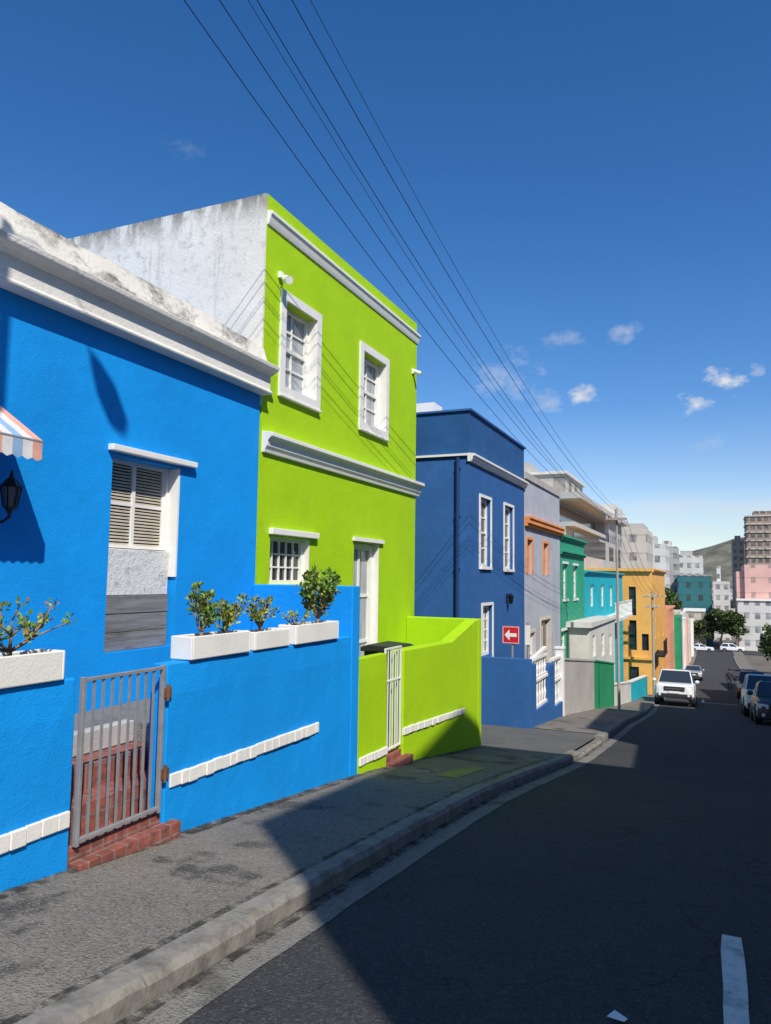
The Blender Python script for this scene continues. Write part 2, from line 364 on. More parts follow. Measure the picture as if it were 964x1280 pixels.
def kerb(x0f,x1f,sgn):
    g=G();y=-30;rr=random.Random(3)
    while y<150:
        L=rr.uniform(.8,1.0) if y<40 else 3.0
        y1=y+L-.008;j=rr.uniform(-.006,.006);jx=rr.uniform(-.010,.010)
        low=-.07 if (12.6<y<15.8 and sgn>0) else .0
        a,b=x0f(y),x0f(y1);e=.03*sgn
        t=.003+j+low;n=8 if y<14 else 1
        rows=[]
        for q in range(n+1):
            yy=y+(y1-y)*q/n;z=gz(yy);xa=x0f(yy);w=.010*noise.noise(Vector((yy*4,sgn,0))) ;xc=x1f(yy)+jx+w;u=.012*noise.noise(Vector((yy*6,5,sgn)))
            rows+=[(xa,yy,z-.3),(xc,yy,z-.3),(xc,yy,z+t-.035+u),(xc-e,yy,z+t+u*.5),(xa,yy,z+t)]
        fs=[]
        for q in range(n): fs+=[(q*5+i,q*5+(i+1)%5,q*5+5+(i+1)%5,q*5+5+i) for i in range(5)]
        g.add(rows,fs+[(4,3,2,1,0),tuple(n*5+i for i in range(5))])
        y+=L
    return struct('kerb',g,[M['kerb']])
kerb(lambda y:kx(y)-.16,kx,1)
kerb(lambda y:RX+.24,lambda y:RX,-1)
def flat(name,x0,x1,y0,y1,dz,mat):
    g=G();n=max(1,int((y1-y0)/.25));rr=random.Random(int(y0*7))
    e=[(rr.uniform(-.005,.005),rr.uniform(-.005,.005)) for _ in range(n+1)]
    for i in range(n):
        a=y0+(y1-y0)*i/n;b=y0+(y1-y0)*(i+1)/n
        g.quad((x0+e[i][0],a,gz(a)+dz),(x1+e[i][1],a,gz(a)+dz),(x1+e[i+1][1],b,gz(b)+dz),(x0+e[i+1][0],b,gz(b)+dz))
    return struct(name,g,[mat])
flat('road_marking',.0,.11,2.5,5.0,-.114,M['line'])
flat('road_marking',-.7,1.1,45,45.35,-.114,M['line']);flat('road_marking',-.7,-.58,45.35,49,-.113,M['line'])
flat('pavement_marking',-2.98,-2.72,8.3,9.5,.004,M['yellow'])
g=G();g.cyl((-3.2,8.45,gz(8.45)-.02),(-3.2,8.45,gz(8.45)+.006),.10,n=20);struct('manhole_cover',g,[M['kerb']])
# hill
g=G();nx,ny=60,16
for j in range(ny):
    for i in range(nx):
        x=-900+i*50;y=1500+j*70
        h=100*math.exp(-((x-150)/350)**2)*math.exp(-((y-1950)/260)**2)+75*math.exp(-((x-700)/420)**2)*math.exp(-((y-2000)/300)**2)
        h+=14*noise.noise(Vector((x/120,y/120,0)))*min(1,h/25)
        g.v.append((x,y,-19+h*1.2))
for j in range(ny-1):
    for i in range(nx-1): g.f.append((j*nx+i,j*nx+i+1,(j+1)*nx+i+1,(j+1)*nx+i));g.m.append(0)
struct('hill',g,[M['hill']],smooth=True)
# =================================================================== BLUE HOUSE
B=T('house','bright blue single storey house with mildewed white parapet','house',(F,1,-1.7))
hol=[(5.17,6.13,-.72,1.1)]
B.part('wall',shell(F,-7,7.56,-2.9,2.3,9,hol,.2),[M['blue']])
g=G();g.box(F-.3,F+.12,-7,7.6,2.25,2.5);B.part('frieze',g,M['frieze'],bevel=.01)
g=G();g.prism([(F-.3,2.22),(F+.14,2.22),(F+.15,2.25),(F+.125,2.27),(F-.3,2.27)],'y',-7,7.61);g.prism([(F-.3,2.45),(F+.13,2.45),(F+.17,2.48),(F+.23,2.51),(F+.24,2.56),(F-.3,2.56)],'y',-7,7.62);B.part('cornice',g,M['frieze'],bevel=.01)
g=G()
n=90;pts=[]
for i in range(n+1):
    y=-7+14.56*i/n;pts.append((y,2.88+.024*noise.noise(Vector((y*2.5,0,3)))+.012*noise.noise(Vector((y*9,0,3)))-max(0,(y-6.2))*.05))
for i in range(n):
    (a,za),(b,zb)=pts[i],pts[i+1];x0=F-.25;x1=F+.08
    g.hexa([(x0,a,2.563),(x1+.03,a,2.563),(x1+.03,b,2.563),(x0,b,2.563),(x0,a,za),(x1-.05,a,za-.01),(x1-.05,b,zb-.01),(x0,b,zb)])
B.part('parapet',g,M['coping'])
g=G();g.box(F+.002,F+.07,5.10,6.32,1.13,1.19);B.part('lintel',g,M['clean'],bevel=.008)
# shutters
g=G();x=F-.19
g.box(x-.01,x,5.17,6.13,.24,1.1,1)
fr=lambda a,b,e,f,w=.03:g.box(x+.002,x+.002+w,a,b,e,f,0)
fr(5.17,5.20,.25,1.1,.04);fr(6.07,6.13,.25,1.1,.06);fr(5.20,6.07,1.06,1.1,.04);fr(5.20,6.07,.25,.28,.04);fr(5.61,5.65,.28,1.06,.035);fr(5.20,5.222,.28,1.06,.03);fr(6.045,6.07,.28,1.06,.03);fr(5.222,5.61,.66,.69);fr(5.65,6.045,.66,.69)
for a,b in ((5.222,5.61),(5.65,6.045)):
    for z0,z1 in ((.28,.66),(.69,1.06)):
        k=12
        for i in range(k):
            z=z0+(z1-z0)*(i+.5)/k;h=.007
            g.hexa([(x+.004,a,z-h-.003),(x+.022,a,z-h-.009),(x+.022,b,z-h-.009),(x+.004,b,z-h-.003),(x+.004,a,z+h),(x+.022,a,z+h-.009),(x+.022,b,z+h-.009),(x+.004,b,z+h)],2)
B.part('shutter',g,[M['clean'],M['dark'],M['slat']])
onebox(B,'window_frame',(F-.185,F-.004,6.105,6.128,-.02,1.098),'clean')
g=G();g.box(F-.19,F-.09,5.172,6.10,-.2,.24);B.part('panel',g,M['rough'],bevel=.006,label='rough white rendered infill panel')
for a,b,w in ((-.718,-.55,.08),(-.546,-.375,.085),(-.371,-.204,.078)): onebox(B,'timber_board',(F-.19,F-w,5.172,6.10,a,b),'wood',bevel=.004)
# awning
A=T('awning','striped blue, white and salmon awning on a blue wall','awning',(F,3,1.3))
g=G();g2=G();y=3.94;i=0
while y>.9:
    b=y-.085;m=(2,0,1,0)[i%4]
    g.quad((F,y,1.31),(F,b,1.31),(-4.53,b,.98),(-4.53,y,.98),m)
    g2.add([(-4.53,y,.98),(-4.53,b,.98),(-4.528,b,.84),(-4.528,(y+b)/2,.82),(-4.528,y,.84)],[(0,1,2,3,4)],m)
    y=b;i+=1
A.part('canopy',g,[M['aw1'],M['aw2'],M['aw3']]);A.part('valance',g2,[M['aw1'],M['aw2'],M['aw3']])
g=G();g.cyl((F,3.93,.98),(-4.54,3.93,.97),.012,n=6);g.cyl((-4.54,.9,.97),(-4.54,3.94,.97),.014,n=6);g.cyl((F,3.93,.9),(F,3.93,1.3),.012,n=6);A.part('frame',g,M['metal'])
# lantern
L=T('wall_lantern','black wall lantern on a curved bracket on a blue wall','lantern',(F,3.93,.5))
cx,cy=-4.82,3.93
g=G();g.cyl((cx,cy,.49),(cx,cy,.64),.042,.07,6);L.part('lamp_glass',g,M['glb'])
g=G();g.cyl((cx,cy,.64),(cx,cy,.71),.088,.028,6);g.cyl((cx,cy,.71),(cx,cy,.77),.02,.007,6);g.cyl((cx,cy,.455),(cx,cy,.49),.018,.046,6);g.cyl((cx,cy,.40),(cx,cy,.455),.007,.018,6)
for i in range(6):
    t=math.pi/3*i;g.cyl((cx+.046*math.cos(t),cy+.046*math.sin(t),.485),(cx+.075*math.cos(t),cy+.075*math.sin(t),.645),.005,n=4)
L.part('lamp_housing',g,M['black'])
g=G();g.tube([(F,cy,.43),(F+.07,cy,.38),(F+.15,cy,.38),(cx,cy,.42)],[.011]*4,6);g.box(F+.001,F+.02,cy-.035,cy+.035,.36,.52);L.part('bracket',g,M['black'])
# ---- garden walls (blue)
def band(g,x,y0,y1,z0,z1,z0b=None,rs=1):
    rr=random.Random(rs);y=y0;dz=0 if z0b is None else (z0b-z0)
    while y<y1-.02:
        L=min(rr.uniform(.085,.12),y1-y);k=(y-y0)/(y1-y0)*dz;j=rr.uniform(-.006,.006);w=rr.uniform(.015,.03)
        g.box(x-.02,x+w,y,y+L-.003,z0+k+j,z1+k+j*.7);y+=L
def wavy_wall(W,y0,y1,zb,zt,x,th,mat,name='wall'):
    g=G();ny=max(2,int((y1-y0)/.12));nz=10
    idx={}
    for s,xx in ((0,x),(1,x-th)):
        for j in range(ny+1):
            for i in range(nz+1):
                yy=y0+(y1-y0)*j/ny;zz=zb+(zt-zb)*i/nz
                w=.007*noise.noise(Vector((yy*1.7,zz*1.7,s*9)))+.003*noise.noise(Vector((yy*6,zz*6,s*9)))
                tz=.006*noise.noise(Vector((yy*2.5,3,s))) if i==nz else 0
                rx=-.012 if (i==nz) else 0
                idx[s,j,i]=len(g.v);g.v.append((xx+(w+rx)*(1 if s==0 else -1),yy,zz+tz))
    F_=lambda *a:(g.f.append(a),g.m.append(0))
    for s in (0,1):
        for j in range(ny):
            for i in range(nz): F_(idx[s,j,i],idx[s,j+1,i],idx[s,j+1,i+1],idx[s,j,i+1])
    for j in range(ny):
        F_(idx[0,j,nz],idx[0,j+1,nz],idx[1,j+1,nz],idx[1,j,nz]);F_(idx[0,j,0],idx[0,j+1,0],idx[1,j+1,0],idx[1,j,0])
    for i in range(nz):
        for j in (0,ny): F_(idx[0,j,i],idx[0,j,i+1],idx[1,j,i+1],idx[1,j,i])
    return W.part(name,g,M[mat],bevel=.01)
W=T('garden_wall','bright blue garden wall with rough white brick band','garden wall',(GX,0,-1.8))
wavy_wall(W,-7,3.58,-3,-.66,GX,.17,'blue')
g=G();band(g,GX,-2,3.58,-1.57,-1.47);W.part('brick_band',g,M['white'],bevel=.006)
W=T('garden_wall','bright blue garden wall with short white brick band','garden wall',(GX,6,-2))
wavy_wall(W,4.45,7.5,-3,-.66,GX,.17,'blue')
g=G();g.box(F+.002,GX+.004,7.503,7.70,-3.1,-.10);W.part('dividing_wall',g,M['blue'],bevel=.014)
g=G();band(g,GX,4.5,6.76,-1.57,-1.47,rs=2);W.part('brick_band',g,M['white'],bevel=.006)
# terrace + steps
st=T('terrace','raised grey terrace with red brick entrance steps','terrace',(-4.4,4,-1.6))
g=G();g.box(F+.002,-4.45,-7,7.49,-3,-1.2);g.box(-4.45,-3.882,4.85,7.49,-3,-1.2);g.box(-4.45,-3.882,-7,3.2,-3,-1.2);st.part('floor',g,M['floor'])
onebox(st,'coping',(-4.46,-4.36,3.203,4.847,-1.36,-1.19),'concrete',bevel=.01)
for b in ((-4.36,-4.12,3.203,4.847,-1.9,-1.36),(-4.12,-3.88,3.203,4.847,-2,-1.53),(-3.88,-3.72,3.585,4.445,-2,-1.73),(-3.72,-3.62,3.60,4.56,-2.1,-1.80)): onebox(st,'step',b,'brick',bevel=.006)
# gate
gt=T('gate','grey steel bar gate with rusty hinges at brick steps','gate',(GX,4,-1.7))
g=G()
g.box(GX-.018,GX+.018,3.62,3.646,-1.71,-.66);g.box(GX-.018,GX+.018,4.374,4.40,-1.71,-.66)
g.box(GX-.015,GX+.015,3.646,4.374,-.692,-.668);g.box(GX-.015,GX+.015,3.646,4.374,-1.69,-1.665)
gt.part('frame',g,M['metal'],bevel=.003)
g=G()
for i in range(8):
    y=3.646+.728*(i+1)/9;g.box(GX-.006,GX+.006,y-.008,y+.008,-1.665,-.692)
gt.part('bars',g,M['metal'])
for z in (-.86,-1.44):
    g=G();g.box(GX-.0,GX+.03,4.385,4.46,z-.035,z+.035);g.cyl((GX+.028,4.42,z-.06),(GX+.028,4.42,z+.06),.013,n=8);gt.part('hinge',g,M['rust'])
# planters and plants
def planter(y0,y1,lab,dz=0,dx=0):
    t=T('planter',lab,'planter',(GX-.1,(y0+y1)/2,-.66),'white planters on the blue garden wall')
    x0,x1=GX-.185+dx,GX+.02+dx;z0,z1=-.655,-.475+dz
    g=G();g.box(x0,x1,y0,y0+.02,z0,z1);g.box(x0,x1,y1-.02,y1,z0,z1);g.box(x0,x0+.02,y0+.02,y1-.02,z0,z1);g.box(x1-.02,x1,y0+.02,y1-.02,z0,z1);g.box(x0+.02,x1-.02,y0+.02,y1-.02,z0,z0+.02)
    t.part('trough',g,M['white'],bevel=.008)
    g=G();g.box(x0+.021,x1-.021,y0+.021,y1-.021,z0+.03,z1-.03);t.part('soil',g,M['soil'])
planter(2.3,3.46,'long white planter on the blue wall beside the gate')
planter(4.68,5.48,'long white planter holding two leafy shrubs')
planter(5.56,6.16,'short white planter holding one small shrub',-.018,-.012)
planter(6.24,7.14,'white planter holding a tall bushy shrub',.006,.004)
def leafcloud(g,c,r,n,size,rr,flat=1.0,ms=(0,1,2),up=0,wd=.45):
    for _ in range(n):
        d=Vector((rr.gauss(0,1),rr.gauss(0,1),rr.gauss(0,1)));d.normalize();p=Vector(c)+Vector((d.x*r,d.y*r,d.z*r*flat))*(rr.random()**.45)
        a=Vector((rr.gauss(0,1),rr.gauss(0,1),rr.gauss(0,1))).normalized();a=(a+d*.8+Vector((0,0,up))).normalized();b=a.orthogonal().normalized();b.rotate(Matrix.Rotation(rr.uniform(0,6.28),3,a))
        s=size*rr.uniform(.7,1.3);w=s*wd
        m=ms[0] if rr.random()<.5 else rr.choice(ms)
        g.add([p,p+a*s*.35+b*w,p+a*s*.8+b*w*.7,p+a*s,p+a*s*.8-b*w*.7,p+a*s*.35-b*w],[(0,1,2,3,4,5)],m)
def plant(label,y,h,w,seed,nb,leaves,size,clr,ms,base=-.505,x=GX-.085,split=2,lean=0):
    rr=random.Random(seed);t=T('shrub',label,'shrub',(x,y,base))
    g=G();lf=G();tips=[]
    top=Vector((x,y+lean*.3,base+h*.12));g.tube([(x,y,base-.03),top],[.018,.015])
    for i in range(nb):
        an=2*math.pi*i/nb+rr.uniform(-.5,.5);sp=w*.5*rr.uniform(.45,1)
        mid=top+Vector((math.cos(an)*sp*.3,math.sin(an)*sp*.6,h*.25*rr.uniform(.4,1.3)))
        g.tube([top,mid],[.012,.008])
        if rr.random()<.6: tips.append(mid+Vector((0,rr.uniform(-.03,.03),.02)))
        for q in range(split):
            end=mid+Vector((math.cos(an)*sp*.25+rr.uniform(-.04,.04),math.sin(an)*sp*.5+rr.uniform(-.07,.07)*w*3+lean*.4,h*rr.uniform(.2,.6)))
            m2=(mid+end)/2+Vector((rr.uniform(-.015,.015),rr.uniform(-.015,.015),0))
            g.tube([mid,m2,end],[.007,.005,.004]);tips.append(end)
            if rr.random()<.6: tips.append(m2+Vector((rr.uniform(-.02,.02),rr.uniform(-.03,.03),.01)))
    for tp in tips: leafcloud(lf,tp,clr*rr.uniform(.6,1.15),int(leaves*rr.uniform(.6,1.2)),size,rr,.9,up=.7,wd=.28)
    t.part('branches',g,M['bark'],smooth=True);t.part('leaves',lf,[M[k] for k in ms],recalc=False)
plant('gnarled succulent shrub with yellow green leaf tufts',3.14,.36,.74,1,6,15,.032,.032,('leafa','leafb','leafd'),split=3)
plant('upright leafy green shrub in a planter',4.93,.40,.17,2,5,20,.038,.042,('leafa','leafb','leafc'),split=3)
plant('low rounded green shrub in a planter',5.24,.28,.28,3,6,20,.036,.04,('leafb','leafa','leafc'))
plant('small flat topped shrub in a planter',5.78,.31,.34,4,6,20,.036,.042,('leafb','leafa','leafc'))
plant('low spreading shrub with sparse leaves',6.45,.15,.34,6,5,7,.03,.035,('leafb','leafa','leafc'))
plant('tall bushy green shrub in a planter',6.85,.56,.46,5,8,22,.047,.060,('leafa','leafb','leafc'),split=4,lean=.05)
# =================================================================== LIME HOUSE
H=T('house','lime green two storey house with white mouldings','house',(F,10.2,-2.3))
h1=(8.07,8.90,2.45,3.60);h2=(10.43,11.32,2.46,3.62);h3=(7.87,8.86,-.1,.5);h4=(10.24,11.18,-1.85,.55)
H.part('wall',shell(F,7.6,12.8,-3.3,4.83,9,[h1,h2,h3,h4],.17),[M['lime']])
g=G();g.box(-14,F-.003,7.572,7.598,2.1,4.825);H.part('gable_wall',g,M['weather'],label='unpainted weathered white gable wall')
g=G();g.prism([(F-.03,4.43),(F+.02,4.43),(F+.035,4.47),(F+.055,4.54),(F+.075,4.56),(F+.075,4.60),(F-.03,4.62)],'y',7.602,12.83);H.part('moulding',g,M['clean'],bevel=.006)
g=G();g.prism([(F-.03,1.52),(F+.04,1.52),(F+.05,1.56),(F+.075,1.60),(F+.085,1.66),(F+.12,1.70),(F+.15,1.715),(F+.15,1.765),(F-.03,1.79)],'y',7.62,12.9);H.part('cornice',g,M['clean'],bevel=.006)
for h in (h1,h2):
    g=G();a,b,e,f=h;o=.12
    g.box(F+.002,F+.035,a-o,a,e-o,f+o);g.box(F+.002,F+.035,b,b+o,e-o,f+o);g.box(F+.002,F+.035,a,b,f,f+o);g.box(F+.002,F+.035,a,b,e-o,e)
    g.box(F-.16,F-.0,b-.012,b-.001,e,f);g.box(F-.16,F,a+.001,a+.012,e,f);g.box(F-.16,F,a+.012,b-.012,e+.001,e+.012)
    H.part('window_surround',g,M['clean'])
    onebox(H,'window_sill',(F+.002,F+.06,a-o-.01,b+o+.01,e-o-.03,e-o-.003),'clean',bevel=.006)
    window(H,'x',F-.16,a+.012,b-.012,e+.012,f,2,4,fw=.06,mw=.025,gm='glc')
g=G();g.box(F+.002,F+.07,7.82,9.02,.52,.60);H.part('lintel',g,M['clean'],bevel=.008)
onebox(H,'window_reveal',(F-.15,F,8.845,8.859,-.1,.5),'clean');onebox(H,'window_sill',(F-.15,F+.03,7.85,8.86,-.13,-.101),'clean')
window(H,'x',F-.14,7.88,8.845,-.1,.5,5,3,fw=.05,mw=.02,sash=False,gm='gl')
onebox(H,'door_reveal',(F-.16,F,11.165,11.179,-1.85,.55),'clean');onebox(H,'lintel',(F+.002,F+.05,10.18,11.3,.56,.62),'clean')
d=window(H,'x',F-.16,10.25,11.16,-1.85,.54,2,3,fw=.1,mw=.05,sash=False,gm='glc',name='door')
g=G();g.sphere((F+.1,7.92,3.82),.05,n=12,k=8);g.box(F+.002,F+.05,7.88,7.96,3.84,3.92);g.cyl((F+.1,7.9,3.80),(F+.2,7.84,3.76),.045,.055,10);H.part('floodlight',g,M['clean'],smooth=False)
g=G();g.cyl((F+.02,12.6,3.86),(F+.16,12.62,3.80),.035,.04,10);g.box(F+.002,F+.03,12.55,12.65,3.8,3.9);H.part('security_camera',g,M['clean'])
# lime walls
W=T('garden_wall','lime green garden wall with white band','garden wall',(GX,8.2,-2.2))
wavy_wall(W,7.703,8.52,-3.2,-.93,GX-.002,.12,'lime')
g=G();band(g,GX,7.74,8.52,-2.13,-2.04,-2.15,3);W.part('brick_band',g,M['white'],bevel=.006)
W=T('garden_wall','lime green garden wall rising to a tall end','garden wall',(GX,11,-2.5))
g=G();g.prism([(9.05,-3.4),(12.4,-3.4),(12.4,-.70),(12.25,-.70),(11.0,-.97),(9.05,-.94)],'x',GX-.2,GX,0)
W.part('wall',g,M['lime'],bevel=.014)
g=G();g.box(F+.002,GX+.003,12.403,12.60,-3.4,-.69);W.part('dividing_wall',g,M['lime'],bevel=.014)
g=G();band(g,GX,9.05,11.65,-2.02,-1.93,-2.16,4);W.part('brick_band',g,M['white'],bevel=.006)
st=T('doorstep','red brick doorstep between two lime walls','doorstep',(GX,8.9,-2.4))
onebox(st,'step',(GX-.9,GX-.02,8.523,9.048,-2.6,-2.2),'brick',bevel=.006);onebox(st,'step',(GX-.02,GX+.10,8.523,9.16,-2.6,-2.27),'brick',bevel=.006)
g=G();g.box(F+.002,GX-.902,7.702,12.4,-3.2,-2.0);g.box(GX-.902,GX-.202,7.702,8.52,-3.2,-2.0);g.box(GX-.902,GX-.202,9.05,12.4,-3.2,-2.002);st.part('patio_floor',g,M['floor'])
gt=T('gate','white metal bar gate between two lime walls','gate',(-3.74,8.78,-1.6))
g=G();X_=-3.74
g.box(X_-.012,X_+.012,8.53,9.04,-.90,-.88);g.box(X_-.012,X_+.012,8.53,9.04,-2.14,-2.12);g.box(X_-.012,X_+.012,8.53,8.548,-2.12,-.90);g.box(X_-.012,X_+.012,9.022,9.04,-2.12,-.90);g.box(X_-.012,X_+.012,8.548,9.022,-1.30,-1.28);gt.part('frame',g,M['clean'])
g=G()
for i in range(5): y=8.548+.474*(i+1)/6;g.box(X_-.006,X_+.006,y-.007,y+.007,-2.12,-.90)
gt.part('bars',g,M['clean'])
bn=T('wheelie_bin','dark plastic wheelie bin behind a lime wall','bin',(-4.25,9.8,-2))
g=G();g.hexa([(-4.45,9.55,-1.97),(-4.02,9.55,-1.97),(-4.02,10.05,-1.97),(-4.45,10.05,-1.97),(-4.5,9.5,-1.03),(-3.97,9.5,-1.03),(-3.97,10.1,-1.03),(-4.5,10.1,-1.03)]);bn.part('bin_body',g,M['plasticblack'],bevel=.02)
g=G();g.prism([(-4.53,-1.028),(-3.94,-1.028),(-3.94,-.99),(-4.05,-.95),(-4.4,-.93),(-4.53,-.97)],'y',9.45,10.15);bn.part('lid',g,M['plasticblack'],bevel=.015)
g=G();g.cyl((-4.5,9.6,-1.93),(-4.5,10.0,-1.93),.07,n=12);bn.part('wheel',g,M['tyre'])
# =================================================================== NAVY HOUSE
H=T('house','dark blue two storey house with white cornice','house',(F,19,-3.3))
hs=[(17.0,17.92,.3,1.96),(19.26,20.2,.27,1.98),(17.2,18.08,-1.85,-.64)]
H.part('wall',shell(F,16.15,21.58,-4.2,2.75,10,hs,.15),[M['navy']])
g=G();g.box(F-10,F+.0,16.15,21.58,2.753,3.86);H.part('parapet',g,M['navytop'])
g=G();g.box(F-10,F+.06,16.10,21.6,3.863,3.92);H.part('coping',g,M['navy'],bevel=.01)
g=G();g.prism([(F-.03,2.68),(F+.06,2.68),(F+.09,2.74),(F+.10,2.79),(F+.15,2.81),(F+.15,2.86),(F-.03,2.88)],'y',16.1,21.6);H.part('cornice',g,M['clean'],bevel=.006)
g=G();g.box(F-10,F-.033,16.09,16.16,2.82,2.87);H.part('cornice',g,M['clean'])
for h in hs[:2]:
    window(H,'x',F-.13,h[0],h[1],h[2],h[3],2,4,fw=.08,mw=.035,gm='gl')
    g=G();a,b,e,f=h;g.box(F+.002,F+.03,a-.07,a,e-.07,f+.07);g.box(F+.002,F+.03,b,b+.07,e-.07,f+.07);g.box(F+.002,F+.03,a,b,f,f+.07);g.box(F+.002,F+.06,a,b,e-.07,e);H.part('window_surround',g,M['clean'])
h=hs[2];window(H,'x',F-.13,h[0],h[1],h[2],h[3],3,4,fw=.08,mw=.035,gm='gl',sash=False)
g=G();a,b,e,f=h;g.box(F+.002,F+.03,a-.07,a,e-.07,f+.07);g.box(F+.002,F+.03,b,b+.07,e-.07,f+.07);g.box(F+.002,F+.03,a,b,f,f+.07);H.part('window_surround',g,M['clean'])
g=G();g.cyl((-5.3,16.1,-2.5),(-5.3,16.1,2.78),.045,n=10)
for z in (-1,.2,1.4,2.5): g.box(-5.36,-5.24,16.08,16.15,z,z+.04)
H.part('drainpipe',g,M['navypipe'])
g=G();g.box(F+.002,F+.03,19.45,19.55,-.6,-.42);g.cyl((F+.12,19.5,-.65),(F+.12,19.5,-.45),.05,.09,6);g.cyl((F+.12,19.5,-.45),(F+.12,19.5,-.38),.1,.02,6);g.cyl((F,19.5,-.4),(F+.12,19.5,-.4),.015,n=6);H.part('wall_lamp',g,M['black'])
g=G();g.box(-6.75,-6.22,17,17.6,3.92,4.36);H.part('chimney',g,M['white'])
# navy garden wall
W=T('garden_wall','dark blue rendered garden wall with white balustrade','garden wall',(GX,18,-3.4))
g=G();g.box(F+.002,GX+.003,16.35,16.55,-4.2,-1.75);g.box(GX-.2,GX,16.553,17.0,-4.2,-1.9);g.box(GX-.2,GX,17.0,18.45,-4.3,-2.95);g.box(GX-.2,GX,18.45,19.15,-4.3,-2.1);g.box(GX-.2,GX,19.15,20.35,-4.4,-3.2);W.part('wall',g,M['navy'],bevel=.012)
def balus(y0,y1,z0,z1,nm='balustrade'):
    g=G();x0,x1=GX-.13,GX-.05
    g.box(x0-.02,x1+.02,y0,y1,z1-.06,z1);g.box(x0,x1,y0,y1,z0,z0+.06);n=max(2,int((y1-y0)/.28))
    for i in range(n):
        y=y0+(y1-y0)*(i+.5)/n;zm=(z0+z1)/2
        xm=(x0+x1)/2
        g.tube([(xm,y,z0+.06),(xm,y,z0+.06+(z1-z0)*.3),(xm,y,zm+.05),(xm,y,z1-.06)],[.02,.042,.02,.03],8)
    W.part(nm,g,M['clean'])
balus(17.0,18.45,-2.95,-2.28);balus(17.0,18.45,-2.28,-1.78);balus(19.15,20.2,-3.2,-2.55);balus(19.15,20.2,-2.55,-2.0)
g=G();g.hexa([(GX-.14,16.6,-1.88),(GX-.04,16.6,-1.88),(GX-.04,18.4,-1.70),(GX-.14,18.4,-1.70),(GX-.14,16.6,-1.82),(GX-.04,16.6,-1.82),(GX-.04,18.4,-1.62),(GX-.14,18.4,-1.62)]);W.part('handrail',g,M['clean'])
g=G();g.box(GX-.2,GX+.02,20.2,20.42,-4.3,-1.85);g.box(GX-.22,GX+.04,20.18,20.44,-1.847,-1.78);W.part('gate_post',g,M['clean'],bevel=.01)
# traffic sign
sg=T('traffic_sign','red square road sign with white arrow','sign',(-4.2,16.9,-3.2),None)
cx,cz,yy=-4.25,-1.27,16.85;q=.20
g=G();g.box(cx-q,cx+q,yy-.01,yy+.006,cz-q,cz+q,0);sg.part('sign_plate',g,[M['red']],bevel=.006)
g=G();yf=yy-.014
for a,b,e,f in ((-q+.012,q-.012,q-.024,q-.012),(-q+.012,q-.012,-q+.012,-q+.024),(-q+.012,-q+.024,-q+.024,q-.024),(q-.024,q-.012,-q+.024,q-.024)): g.box(cx+a,cx+b,yf,yy-.0102,cz+e,cz+f)
sg.part('border',g,M['clean'])
g=G();g.prism([(cx-.145,cz),(cx-.03,cz+.125),(cx-.03,cz+.04),(cx+.135,cz+.04),(cx+.135,cz-.04),(cx-.03,cz-.04),(cx-.03,cz-.125)],'y',yf-.001,yy-.0102);sg.part('arrow',g,M['clean'])
g=G();g.cyl((cx+.02,yy+.035,-3.6),(cx+.02,yy+.035,cz+q),.028,n=10);sg.part('post',g,M['metal'])
sg=T('traffic_sign','white blank sign plate beside a dark blue wall','sign',(-3.9,17.1,-3.2),None)
g=G();g.box(-3.98,-3.86,17.1,17.115,-1.5,-1.05);sg.part('sign_plate',g,M['clean'])
g=G();g.cyl((-3.92,17.15,-3.3),(-3.92,17.15,-1.0),.03,n=8);sg.part('post',g,M['metal'])
# =================================================================== GREY HOUSE
def trims(H,x,y0,y1,prof,m,name='cornice'):
    g=G();steps(g,'x',x,y0,y1,prof);H.part(name,g,M[m],bevel=.006)
H=T('house','pale grey house with orange cornice and orange windows','house',(F,24,-4.2))
hs=[(21.9,22.6,.17,1.2),(24.25,25.0,.17,1.2),(23.8,25.3,-3.3,-1.3),(22.0,22.9,-2.9,-1.6)]
H.part('wall',shell(F,21.6,27.15,-5.2,3.0,9,hs,.15),[M['grey']])
g=G();g.box(F-.3,F+.05,21.62,27.16,3.003,3.2);H.part('coping',g,M['concrete'])
trims(H,F,21.62,27.2,[(.1,1.58,1.66),(.16,1.663,1.8),(.2,1.803,1.87)],'orangetrim')
for h in hs:
    window(H,'x',F-.12,*h,2,2,fw=.09,mw=.05,fm='orangetrim' if h[2]>0 else ('cream' if h[0]>23 else 'clean'),gm='gl',name='window' if h[2]>-3.2 else 'door')
    g=G();a,b,e,f=h;g.box(F+.002,F+.03,a-.08,a,e,f+.08);g.box(F+.002,F+.03,b,b+.08,e,f+.08);g.box(F+.002,F+.03,a,b,f,f+.08);H.part('window_surround',g,M['orangetrim' if h[2]>0 else 'cream'])
# =================================================================== SEA GREEN HOUSE
H=T('house','sea green two storey house with white window frames','house',(F,30,-5))
hs=[(27.75,28.6,-.7,.6),(30.0,30.9,-.72,.58),(27.4,28.3,-3.0,-1.85),(30.3,31.2,-3.2,-2.0)]
H.part('wall',shell(F,27.17,32.7,-6.2,1.65,9,hs,.15),[M['seagreen']])
trims(H,F,27.2,32.72,[(.08,.95,1.02),(.15,1.023,1.10)],'seagreen');trims(H,F,27.2,32.72,[(.08,1.5,1.58),(.14,1.583,1.66)],'seagreen','coping')
for h in hs:
    window(H,'x',F-.12,*h,2,4,fw=.09,mw=.04,gm='gl')
    a,b,e,f=h;onebox(H,'window_sill',(F+.002,F+.05,a-.08,b+.08,e-.09,e-.003),'clean');onebox(H,'lintel',(F+.002,F+.06,a-.08,b+.08,f+.003,f+.09),'clean')
